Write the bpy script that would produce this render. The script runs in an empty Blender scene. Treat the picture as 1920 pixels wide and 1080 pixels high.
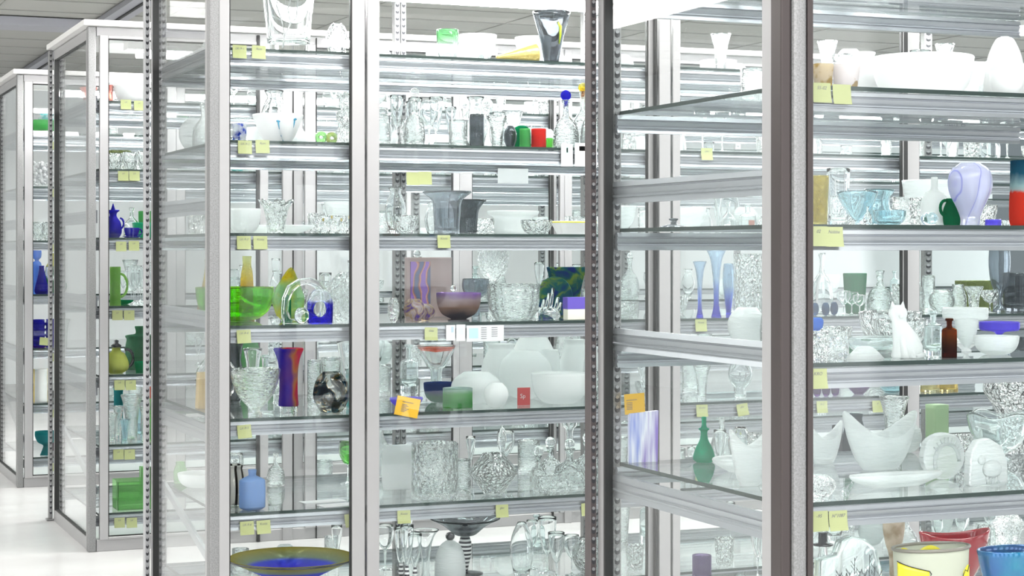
import bpy, bmesh, math, random
from mathutils import Vector, Matrix
R = math.radians
C = bpy.context.scene.collection
sc = bpy.context.scene

# ------------------------------------------------------------------ camera, world, exposure
F, CX, HY, EYE = 3450.0, 960.0, 470.0, 1.305
YAW = math.atan(1428.0 / F)
SA, CA = math.sin(YAW), math.cos(YAW)
cam = bpy.data.cameras.new('camera')
cam.sensor_width = 36.0
cam.lens = F / 1920.0 * 36.0
cam.shift_y = -(540.0 - HY) / 1920.0
cam.clip_start, cam.clip_end = 0.05, 100
co = bpy.data.objects.new('camera', cam)
co.location = (0, 0, EYE)
co.rotation_euler = (R(90), 0, -YAW)
C.objects.link(co)
sc.camera = co

w = bpy.data.worlds.new('room_light')
sc.world = w
w.use_nodes = True
w.node_tree.nodes['Background'].inputs['Color'].default_value = (0.96, 0.98, 1.0, 1)
w.node_tree.nodes['Background'].inputs['Strength'].default_value = 1.0
_n, _l = w.node_tree.nodes, w.node_tree.links      # the rest of the store room behind the camera: bright and dark bands made up for sparkle in the glass
_tc = _n.new('ShaderNodeTexCoord'); _wv = _n.new('ShaderNodeTexWave'); _cr = _n.new('ShaderNodeValToRGB')
_wv.inputs['Scale'].default_value = 1.6; _wv.inputs['Distortion'].default_value = 1.2; _wv.inputs['Detail'].default_value = 2
_cr.color_ramp.elements[0].position = .30; _cr.color_ramp.elements[0].color = (.10, .11, .12, 1)
_cr.color_ramp.elements[1].position = .42; _cr.color_ramp.elements[1].color = (1.5, 1.53, 1.56, 1)
_l.new(_tc.outputs['Generated'], _wv.inputs['Vector']); _l.new(_wv.outputs['Fac'], _cr.inputs['Fac'])
_l.new(_cr.outputs['Color'], w.node_tree.nodes['Background'].inputs['Color'])

sc.view_settings.view_transform = 'Standard'
sc.view_settings.look = 'None'
sc.view_settings.gamma = 1
sc.view_settings.use_curve_mapping = False
sc.view_settings.exposure = 1.1

cy = sc.cycles
cy.use_denoising = True
cy.max_bounces = 14
cy.diffuse_bounces = 3
cy.glossy_bounces = 5
cy.transmission_bounces = 12
cy.transparent_max_bounces = 40
cy.caustics_reflective = False
cy.caustics_refractive = True
cy.sample_clamp_indirect = 8
cy.blur_glossy = 0.5

for n, loc, rot, sx, sy, e in (
        ('aisle_softbox_light', (1.2, 1.0, 2.93), (0, 0, 0), 5.0, 1.6, 120),
        ('side_fill_light', (-1.4, 7.0, 2.93), (0, 0, 0), 0.8, 13.0, 190),  # added fill over the left aisle, brightens the side panels and rails
        ('aisle_strip_light', (4.0, 5.0, 2.93), (0, 0, 0), 5.0, 0.5, 88),
        ('aisle_strip_light', (4.5, 7.45, 2.93), (0, 0, 0), 6.0, 0.5, 96),
        ('aisle_strip_light', (5.0, 9.75, 2.93), (0, 0, 0), 7.0, 0.5, 96),
        ('aisle_strip_light', (5.0, 12.3, 2.93), (0, 0, 0), 8.0, 0.8, 128)):
    l = bpy.data.lights.new(n, 'AREA')
    l.shape = 'RECTANGLE'
    l.size, l.size_y, l.energy = sx, sy, e
    l.color = (1.0, 0.99, 0.97)
    o = bpy.data.objects.new(n, l)
    o.location = loc
    o.rotation_euler = rot
    C.objects.link(o)

# ------------------------------------------------------------------ measuring helpers
def uv(px): return (px - CX) / F
def atY(px, Y):
    """X on the vertical plane Y seen at image column px, and camera depth there."""
    u = uv(px)
    t = Y / (CA - u * SA)
    return t * (SA + u * CA), t
def atX(px, X):
    u = uv(px)
    t = X / (SA + u * CA)
    return t * (CA - u * SA), t
def zc(X, Y): return X * SA + Y * CA
def zat(py, t): return EYE + (HY - py) * t / F

ROW = {'B': 3.367, 'A': 5.78, 'C': 8.05, 'D': 10.39}
ROWX0 = {'B': 2.014, 'A': 1.357, 'C': 1.355, 'D': 1.361}
ROWX1 = {'B': 3.30, 'A': 5.45, 'C': 6.7, 'D': 8.4}
ROWW = {'B': 0.92, 'A': 0.96, 'C': 1.02, 'D': 0.99}
SH = [None, 1.960, 1.662, 1.362, 1.063, 0.763, 0.458, 0.160]
ROWN = {'B': 'corner cabinet', 'A': 'long middle cabinet', 'C': 'third cabinet', 'D': 'fourth cabinet'}
SHN = [None, 'top shelf', 'second shelf', 'third shelf', 'fourth shelf', 'fifth shelf', 'sixth shelf', 'lowest shelf']

# ------------------------------------------------------------------ materials
MT = {}
def nm(name):
    m = bpy.data.materials.new(name)
    m.use_nodes = True
    m.node_tree.nodes.clear()
    MT[name] = m
    return m, m.node_tree.nodes, m.node_tree.links
def out(ns, ls, s):
    o = ns.new('ShaderNodeOutputMaterial')
    ls.new(s, o.inputs['Surface'])
def bump(ns, ls, kind, scale, strength, dist=0.002, stretch=None):
    tc = ns.new('ShaderNodeTexCoord')
    mp = ns.new('ShaderNodeMapping')
    if stretch: mp.inputs['Scale'].default_value = stretch
    ls.new(tc.outputs['Object'], mp.inputs['Vector'])
    if kind == 'noise':
        t = ns.new('ShaderNodeTexNoise'); t.inputs['Scale'].default_value = scale; h = t.outputs['Fac']
    else:
        t = ns.new('ShaderNodeTexVoronoi'); t.inputs['Scale'].default_value = scale; h = t.outputs['Distance']
    ls.new(mp.outputs['Vector'], t.inputs['Vector'])
    b = ns.new('ShaderNodeBump')
    b.inputs['Strength'].default_value = strength
    b.inputs['Distance'].default_value = dist
    ls.new(h, b.inputs['Height'])
    return b.outputs['Normal']
def ramp_color(ns, ls, stops, mode='noise', scale=8, stretch=(1, 1, 1), distort=0.0):
    tc = ns.new('ShaderNodeTexCoord')
    mp = ns.new('ShaderNodeMapping'); mp.inputs['Scale'].default_value = stretch
    src = 'Generated' if mode in ('z', 'x', 'rad') else 'Object'
    ls.new(tc.outputs[src], mp.inputs['Vector'])
    cr = ns.new('ShaderNodeValToRGB')
    cr.color_ramp.elements[0].position, cr.color_ramp.elements[0].color = stops[0][0], (*stops[0][1], 1)
    cr.color_ramp.elements[1].position, cr.color_ramp.elements[1].color = stops[-1][0], (*stops[-1][1], 1)
    for p, c in stops[1:-1]:
        e = cr.color_ramp.elements.new(p); e.color = (*c, 1)
    if mode == 'noise':
        t = ns.new('ShaderNodeTexNoise'); t.inputs['Scale'].default_value = scale; t.inputs['Detail'].default_value = 3
        t.inputs['Distortion'].default_value = distort
        ls.new(mp.outputs['Vector'], t.inputs['Vector']); ls.new(t.outputs['Fac'], cr.inputs['Fac'])
    elif mode == 'wave':
        t = ns.new('ShaderNodeTexWave'); t.bands_direction = 'Z' if stretch[0] == 0 else 'X'; t.inputs['Scale'].default_value = scale; t.inputs['Distortion'].default_value = distort
        t.inputs['Detail'].default_value = 2
        ls.new(mp.outputs['Vector'], t.inputs['Vector']); ls.new(t.outputs['Fac'], cr.inputs['Fac'])
    elif mode == 'rad':
        sep = ns.new('ShaderNodeVectorMath'); sep.operation = 'DISTANCE'; sep.inputs[1].default_value = (.5, .5, 0)
        sx = ns.new('ShaderNodeSeparateXYZ'); cb = ns.new('ShaderNodeCombineXYZ')
        ls.new(mp.outputs['Vector'], sx.inputs[0]); ls.new(sx.outputs[0], cb.inputs[0]); ls.new(sx.outputs[1], cb.inputs[1])
        ls.new(cb.outputs[0], sep.inputs[0]); ls.new(sep.outputs['Value'], cr.inputs['Fac'])
    else:
        sx = ns.new('ShaderNodeSeparateXYZ'); ls.new(mp.outputs['Vector'], sx.inputs[0])
        n = ns.new('ShaderNodeTexNoise'); n.inputs['Scale'].default_value = scale
        ls.new(tc.outputs['Generated'], n.inputs['Vector'])
        ma = ns.new('ShaderNodeMath'); ma.operation = 'MULTIPLY_ADD'
        ls.new(n.outputs['Fac'], ma.inputs[0]); ma.inputs[1].default_value = distort
        ls.new(sx.outputs[2 if mode == 'z' else 0], ma.inputs[2])
        m2 = ns.new('ShaderNodeMath'); m2.operation = 'SUBTRACT'; m2.inputs[1].default_value = distort * .5
        ls.new(ma.outputs[0], m2.inputs[0]); ls.new(m2.outputs[0], cr.inputs['Fac'])
    return cr.outputs['Color']

def pbr(name, col, rough=0.5, metal=0.0, bmp=None, stops=None, spec=None, coat=0.0, **kw):
    m, ns, ls = nm(name)
    p = ns.new('ShaderNodeBsdfPrincipled')
    p.inputs['Base Color'].default_value = (*col, 1)
    p.inputs['Roughness'].default_value = rough
    p.inputs['Metallic'].default_value = metal
    p.inputs['Coat Weight'].default_value = coat
    if stops: ls.new(ramp_color(ns, ls, stops, **kw), p.inputs['Base Color'])
    if bmp: ls.new(bump(ns, ls, *bmp), p.inputs['Normal'])
    out(ns, ls, p.outputs[0])
    return m
def glass(name, col=(1, 1, 1), rough=0.0, ior=1.45, bmp=None, stops=None, body=0.0, **kw):
    """Solid glass; body mixes in some coloured opal body so tinted pieces keep their colour."""
    m, ns, ls = nm(name)
    g = ns.new('ShaderNodeBsdfGlass')
    g.inputs['Roughness'].default_value = rough
    g.inputs['IOR'].default_value = ior
    g.inputs['Color'].default_value = (*col, 1)
    c = None
    if stops:
        c = ramp_color(ns, ls, stops, **kw)
        ls.new(c, g.inputs['Color'])
    nn = None
    if bmp:
        nn = bump(ns, ls, *bmp)
        ls.new(nn, g.inputs['Normal'])
    s = g.outputs[0]
    if body > 0:
        t = ns.new('ShaderNodeBsdfTranslucent'); d = ns.new('ShaderNodeBsdfDiffuse')
        for q in (t, d):
            q.inputs['Color'].default_value = (*col, 1)
            if c: ls.new(c, q.inputs['Color'])
        mx = ns.new('ShaderNodeMixShader'); ls.new(t.outputs[0], mx.inputs[1]); ls.new(d.outputs[0], mx.inputs[2])
        m2 = ns.new('ShaderNodeMixShader'); m2.inputs[0].default_value = body
        ls.new(s, m2.inputs[1]); ls.new(mx.outputs[0], m2.inputs[2]); s = m2.outputs[0]
    out(ns, ls, s)
    return m
def pane_mat(name, tint, refl=0.04, haze=0.0, rough=0.0):
    """Flat sheet glass: straight-through light with a clear surface reflection that grows towards grazing."""
    m, ns, ls = nm(name)
    t = ns.new('ShaderNodeBsdfTransparent'); t.inputs['Color'].default_value = (*tint, 1)
    g = ns.new('ShaderNodeBsdfGlossy'); g.inputs['Roughness'].default_value = rough
    g.inputs['Color'].default_value = (1, 1, 1, 1)
    lw = ns.new('ShaderNodeLayerWeight'); lw.inputs['Blend'].default_value = 0.5
    pw = ns.new('ShaderNodeMath'); pw.operation = 'POWER'; pw.inputs[1].default_value = 5.0
    ls.new(lw.outputs['Facing'], pw.inputs[0])
    ma = ns.new('ShaderNodeMath'); ma.operation = 'MULTIPLY_ADD'
    ma.inputs[1].default_value = 1 - refl; ma.inputs[2].default_value = refl
    ls.new(pw.outputs[0], ma.inputs[0])
    mx = ns.new('ShaderNodeMixShader')
    ls.new(ma.outputs[0], mx.inputs[0]); ls.new(t.outputs[0], mx.inputs[1]); ls.new(g.outputs[0], mx.inputs[2])
    s = mx.outputs[0]
    if haze:
        d = ns.new('ShaderNodeBsdfDiffuse'); d.inputs['Color'].default_value = (.9, .93, .93, 1)
        m2 = ns.new('ShaderNodeMixShader'); m2.inputs[0].default_value = haze
        ls.new(s, m2.inputs[1]); ls.new(d.outputs[0], m2.inputs[2]); s = m2.outputs[0]
    out(ns, ls, s)
    return m

alu = pbr('aluminium', (0.345, 0.34, 0.342), 0.38, 0.25)
alu2 = pbr('ridged_aluminium', (0.33, 0.345, 0.37), 0.30, 0.6)
galv = pbr('galvanised_steel', (0.6, 0.6, 0.6), 0.42, 0.6, bmp=('noise', 140, 0.25, 0.001),
           stops=[(0.3, (0.19, 0.19, 0.19)), (0.7, (0.29, 0.29, 0.29))], mode='noise', scale=260)
shaded = pbr('shaded_dark_metal', (0.055, 0.044, 0.043), 0.35, 0.4)  # shade mirrored in the corner post painted as dark brown; one mullion shares it
darkpost = pbr('dark_slotted_steel', (0.10, 0.085, 0.085), 0.4, 0.5)
hole_m = pbr('slot_dark', (0.03, 0.03, 0.035), 0.6)
holelip = pbr('slot_lip', (0.36, 0.36, 0.37), 0.3, 0.7)
rubber = pbr('black_rubber', (0.012, 0.012, 0.012), 0.6)
white_paint = pbr('white_board', (0.66, 0.65, 0.64), 0.5)
pane = pane_mat('pane_glass', (0.985, 0.995, 0.993), 0.018, 0.001)
shelfg = pane_mat('shelf_glass', (0.968, 0.988, 0.983), 0.05, 0.003)
edge = pbr('green_glass_edge', (0.003, 0.018, 0.014), 0.5)
paper = pbr('paper', (0.62, 0.62, 0.63), 0.8)
note_m = pbr('sticky_note_paper', (0.35, 0.375, 0.17), 0.8)
orange_m = pbr('orange_paper', (0.66, 0.38, 0.02), 0.8)
ink = pbr('ink', (0.12, 0.12, 0.14), 0.8)
floor_m = pbr('white_floor', (0.86, 0.855, 0.85), 0.22, bmp=('noise', 3, 0.05, 0.004),
              stops=[(0.35, (0.58, 0.575, 0.57)), (0.65, (0.63, 0.625, 0.62))], mode='noise', scale=2.5)
wall_m = pbr('white_wall', (0.76, 0.79, 0.79), 0.8)
ceil_m = pbr('ceiling_tile', (0.43, 0.43, 0.405), 0.9, bmp=('noise', 200, 0.3, 0.002))
grid_m = pbr('ceiling_grid', (0.38, 0.38, 0.36), 0.7)
trunk_m = pbr('cable_trunking', (0.40, 0.40, 0.44), 0.5, 0.3)
def emit(name, col, st):
    m, ns, ls = nm(name)
    e = ns.new('ShaderNodeEmission'); e.inputs['Color'].default_value = (*col, 1); e.inputs['Strength'].default_value = st
    out(ns, ls, e.outputs[0]); return m
tube_m = emit('fluorescent_tube', (1, 1, 1), 55.0)

clear = glass('clear_glass', (0.985, 0.995, 0.995))
cut = glass('cut_crystal', (0.985, 0.99, 0.99), ior=1.5, bmp=('voronoi', 80, 1.0, 0.012))
rough_x = glass('rough_crystal', (0.98, 0.99, 0.99), ior=1.5, bmp=('noise', 55, 1.0, 0.02))
ripple = glass('rippled_crystal', (0.98, 0.99, 0.99), ior=1.45, bmp=('noise', 30, 0.9, 0.012, (1, 1, 5)))
frost = glass('frosted_glass', (0.95, 0.965, 0.965), rough=0.35, ior=1.2, body=0.6)
frost2 = glass('lightly_frosted_glass', (0.95, 0.97, 0.97), rough=0.15, ior=1.3, body=0.35, bmp=('noise', 25, 0.6, 0.01, (1, 1, 6)))
opal = glass('opal_white_glass', (0.92, 0.92, 0.92), rough=0.1, body=0.9)
smoke = glass('smoke_glass', (0.72, 0.75, 0.78), body=0.06)
smoke2 = glass('dark_smoke_glass', (0.54, 0.56, 0.58), body=0.04)

# ------------------------------------------------------------------ object helpers
def link(name, me, parent=None, loc=None, mats=None):
    o = bpy.data.objects.new(name, me)
    C.objects.link(o)
    if parent is not None: o.parent = parent
    if loc is not None: o.location = loc
    for m in (mats or []): me.materials.append(m)
    return o
def ob(name, bm, mat, parent=None, loc=None, smooth=False):
    me = bpy.data.meshes.new(name)
    bm.to_mesh(me); bm.free()
    if smooth:
        for p in me.polygons: p.use_smooth = True
    return link(name, me, parent, loc, mat if isinstance(mat, (list, tuple)) else [mat])
def tag(o, label=None, cat=None, group=None, kind=None):
    if label: o['label'] = label
    if cat: o['category'] = cat
    if group: o['group'] = group
    if kind: o['kind'] = kind
    return o
def empty(name, loc=(0, 0, 0), rz=0.0):
    o = bpy.data.objects.new(name, None); C.objects.link(o)
    o.location = loc; o.rotation_euler = (0, 0, rz); o.empty_display_size = .05
    return o
def box(bm, x0, x1, y0, y1, z0, z1, mi=0):
    v = [bm.verts.new((x, y, z)) for x in (x0, x1) for y in (y0, y1) for z in (z0, z1)]
    for f in ((0, 1, 3, 2), (4, 6, 7, 5), (0, 4, 5, 1), (2, 3, 7, 6), (0, 2, 6, 4), (1, 5, 7, 3)):
        q = bm.faces.new([v[i] for i in f]); q.material_index = mi
    return v
def BX(*a):
    bm = bmesh.new()
    for b in a: box(bm, *b)
    return bm
def bevel(bm, r, seg=2):
    bmesh.ops.bevel(bm, geom=list(bm.edges), offset=r, segments=seg, affect='EDGES', profile=.6)
    return bm
def prism(bm, pts, axis, a0, a1):
    """Extrude a closed outline (list of 2-tuples) along an axis; 'x': pts are (y,z); 'y': (x,z); 'z': (x,y)."""
    def P(p, a):
        return {'x': (a, p[0], p[1]), 'y': (p[0], a, p[1]), 'z': (p[0], p[1], a)}[axis]
    A = [bm.verts.new(P(p, a0)) for p in pts]; B = [bm.verts.new(P(p, a1)) for p in pts]
    n = len(pts)
    bm.faces.new(A); bm.faces.new(B[::-1])
    for i in range(n):
        j = (i + 1) % n
        bm.faces.new((A[j], A[i], B[i], B[j]))
    bmesh.ops.recalc_face_normals(bm, faces=bm.faces)
    return bm
def lathe(bm, prof, seg=32, sx=1.0, sy=1.0, flute=0, amp=0.0, twist=0.0, square=0.0, fn=None):
    """Closed solid of revolution; prof runs from axis to axis (r, z). fn(theta, r, z) may move points."""
    rings = []
    for (r, z) in prof:
        if r <= 1e-6:
            rings.append([bm.verts.new((0, 0, z))]); continue
        ring = []
        for i in range(seg):
            th = 2 * math.pi * i / seg
            rr = r
            if flute: rr *= 1 + amp * math.cos(flute * th + twist * z)
            if square:
                c, s = abs(math.cos(th)), abs(math.sin(th)); n = 2 + 8 * square
                rr *= (c ** n + s ** n) ** (-1.0 / n)
            x, y, zz = rr * math.cos(th) * sx, rr * math.sin(th) * sy, z
            if fn: x, y, zz = fn(th, x, y, zz)
            ring.append(bm.verts.new((x, y, zz)))
        rings.append(ring)
    for a, b in zip(rings, rings[1:]):
        if len(a) == 1 and len(b) == 1: continue
        for i in range(seg):
            j = (i + 1) % seg
            if len(a) == 1: bm.faces.new((a[0], b[j], b[i]))
            elif len(b) == 1: bm.faces.new((a[i], a[j], b[0]))
            else: bm.faces.new((a[i], a[j], b[j], b[i]))
    bmesh.ops.recalc_face_normals(bm, faces=bm.faces)
    return bm
def smoothp(pts, n=4):
    """Catmull-Rom through (r, z) points."""
    o = []
    P = [pts[0]] + list(pts) + [pts[-1]]
    for k in range(1, len(P) - 2):
        p0, p1, p2, p3 = P[k - 1], P[k], P[k + 1], P[k + 2]
        for s in range(n):
            t = s / n
            o.append(tuple(.5 * (2 * b + (c - a) * t + (2 * a - 5 * b + 4 * c - d) * t * t + (3 * b - a - 3 * c + d) * t ** 3)
                           for a, b, c, d in zip(p0, p1, p2, p3)))
    o.append(tuple(pts[-1]))
    lo, hi = min(p[1] for p in pts), max(p[1] for p in pts)
    return [(max(r, 0), min(max(z, lo), hi)) for r, z in o]
def shell(outer, th, base, smooth=4):
    """Outer profile (bottom to rim, metres) to a closed vessel wall of thickness th and floor thickness base."""
    o = smoothp(outer, smooth) if smooth else list(outer)
    inner = []
    for k, (r, z) in enumerate(o):
        a = o[max(k - 1, 0)]; b = o[min(k + 1, len(o) - 1)]
        dx, dz = b[0] - a[0], b[1] - a[1]; l = math.hypot(dx, dz) or 1
        ir, iz = r - dz / l * th, z + dx / l * th
        if iz < base or ir <= 0.0015: continue
        if inner and iz < inner[-1][1] - th: continue
        inner.append((ir, iz))
    if not inner: inner = [(o[-1][0] - th, o[-1][1])]
    rim = [((o[-1][0] + inner[-1][0]) / 2, max(o[-1][1], inner[-1][1]) + th * .3)]
    bz = max(base, inner[0][1] - th)
    return [(0, o[0][1])] + [p for p in o if p[0] > 0] + rim + inner[::-1] + [(inner[0][0] * .55, bz), (0, bz)]
def tube(bm, pts, rad, seg=8, closed=False):
    pts = [Vector(p) for p in pts]
    n = len(pts); rings = []
    up = Vector((0, 0, 1))
    for i, p in enumerate(pts):
        a = pts[(i - 1) % n] if closed else pts[max(i - 1, 0)]
        b = pts[(i + 1) % n] if closed else pts[min(i + 1, n - 1)]
        t = (b - a).normalized()
        u = t.cross(up)
        if u.length < .1: u = t.cross(Vector((0, 1, 0)))
        u.normalize(); v = t.cross(u)
        r = rad[i] if isinstance(rad, (list, tuple)) else rad
        rings.append([bm.verts.new(p + (u * math.cos(2 * math.pi * k / seg) + v * math.sin(2 * math.pi * k / seg)) * r) for k in range(seg)])
    m = n if closed else n - 1
    for i in range(m):
        a, b = rings[i], rings[(i + 1) % n]
        for k in range(seg):
            j = (k + 1) % seg
            bm.faces.new((a[k], a[j], b[j], b[k]))
    if not closed:
        bm.faces.new(rings[0]); bm.faces.new(rings[-1])
    bmesh.ops.recalc_face_normals(bm, faces=bm.faces)
    return bm
def arc(cx, cz, rx, rz, a0, a1, n=12, y=0.0):
    return [(cx + rx * math.cos(R(a0 + (a1 - a0) * i / n)), y, cz + rz * math.sin(R(a0 + (a1 - a0) * i / n))) for i in range(n + 1)]
def text(name, s, size, parent, loc, rot=(R(90), 0, 0), mat=None, align='CENTER', sheared=0.0):
    cu = bpy.data.curves.new(name, 'FONT'); cu.body = s; cu.size = size; cu.extrude = 0.0001
    cu.align_x = align; cu.align_y = 'CENTER'; cu.shear = sheared; cu.resolution_u = 2
    cu.materials.append(mat or ink)
    tmp = bpy.data.objects.new(name + '_curve', cu)
    C.objects.link(tmp)
    bpy.context.view_layer.update()
    me = bpy.data.meshes.new_from_object(tmp.evaluated_get(bpy.context.evaluated_depsgraph_get()))
    bpy.data.objects.remove(tmp)
    o = bpy.data.objects.new(name, me); C.objects.link(o); o.parent = parent; o.location = loc; o.rotation_euler = rot
    return o

# ------------------------------------------------------------------ the room
def struct(name, bm, m):
    o = ob(name, bm, m); o['kind'] = 'structure'; return o
struct('floor', BX((-4.15, 14, -1.5, 19, -.1, 0)), floor_m)
struct('ceiling', BX((-4.15, 14, -1.5, 19, 3.0, 3.1)), ceil_m)
struct('wall_back', BX((-4.15, 14, 18.5, 18.65, 0, 3.0)), wall_m)
struct('wall_left', BX((-4.15, -4.0, -1.5, 18.5, 0, 3.0)), wall_m)
g = bmesh.new()
for k in range(17):
    x = -5.6 + k * 1.2
    if x > -4: box(g, x - .008, x + .008, -1.4, 18.45, 2.994, 3.0)
for k in range(33):
    y = -1.1 + k * .6
    box(g, -3.99, 13.9, y - .008, y + .008, 2.9935, 2.9995)
struct('trim_1', g, grid_m)
tk = ob('cable_trunking', BX((2.33, 2.5, 9.0, 18.0, 2.955, 2.993)), trunk_m)
g = BX((2.405, 2.425, 9.0, 18.0, 2.945, 2.956))
ob('trunking_seam', g, rubber, tk)
tag(tk, 'grey cable trunking running away along the suspended ceiling', 'cable trunking')
tk = ob('cable_trunking', bevel(BX((-2.0, 2.32, 13.6, 13.95, 2.93, 2.993)), .004), trunk_m)
tag(tk, 'grey trunking crossing the ceiling sideways above the far cabinets', 'cable trunking')

# ------------------------------------------------------------------ cabinets
RAILP = [(.001, 0), (.0045, .009), (.0045, .0115), (.0, .013), (.0, .0155), (.0035, .018), (.0065, .019), (.0015, .030), (.0045, .0315), (.0045, .033), (.0, .0345), (.0035, .045), (.016, .045), (.016, 0)]
def railX(bm, x0, x1, y, z):      # ridged rail along x, visible side towards -y
    prism(bm, [(y + p[0], z + p[1]) for p in RAILP], 'x', x0, x1)
def railX_back(bm, x0, x1, y, z):
    prism(bm, [(y - p[0], z + p[1]) for p in RAILP], 'x', x0, x1)
def railY(bm, y0, y1, x, z, h=1.0):
    prism(bm, [(x + p[0], z + p[1] * h) for p in RAILP], 'y', y0, y1)

def slots(x0, x1, y, z0, z1, pitch, parent, dark):
    """Slotted face of an upright, looking towards -y: dark slots with pressed bright lips."""
    a, b = bmesh.new(), bmesh.new()
    z = z0
    wd = (x1 - x0)
    while z < z1:
        cx = (x0 + x1) / 2
        n = 8
        pts = [(cx + wd * .30 * math.cos(2 * math.pi * i / n), z + pitch * .30 * math.sin(2 * math.pi * i / n)) for i in range(n)]
        prism(a, pts, 'y', y - .0012, y + .0005)
        pts = [(cx + wd * .05 + wd * .25 * math.cos(t), z + .3 * pitch + pitch * .20 * math.sin(t)) for t in [2 * math.pi * i / n for i in range(n)]]
        prism(b, pts, 'y', y - .004, y - .0005)
        z += pitch
    ob('slot_pattern', a, hole_m, parent)
    ob('slot_lip_pattern', b, holelip, parent)

def front_upright(x, y, parent, mat, wx=.03):
    u = ob('corner_post', bevel(BX((x, x + wx, y, y + .045, 0, 2.272)), .004), mat, parent)
    return u
def slotted_post(x0, x1, y0, y1, parent, mat, pitch=.026, face=None):
    u = ob('slotted_post', bevel(BX((x0, x1, y0, y1, 0.01, 2.272)), .002, 1), mat, parent)
    f0, f1 = face or (x0, x1)
    slots(f0, f1, y0, .03, 2.26, pitch, u, True)
    ob('foot', bevel(BX((x0 - .012, x1 + .004, y0 - .01, y1, 0, .01)), .002, 1), galv, u)
    return u
def pane_in_frame(parent, name, x0, x1, y, z0, z1, th=.006, gasket=True):
    bm = BX((x0, x1, y, y + th, z0, z1))
    p = ob(name, bm, pane, parent)
    return p
def gasket_x(parent, x0, x1, y, z0, z1, t=.0045):
    ob('gasket', BX((x0, x0 + t, y - .002, y + .008, z0, z1), (x1 - t, x1, y - .002, y + .008, z0, z1),
                    (x0, x1, y - .002, y + .008, z0, z0 + t), (x0, x1, y - .002, y + .008, z1 - t, z1)), rubber, parent)

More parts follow.
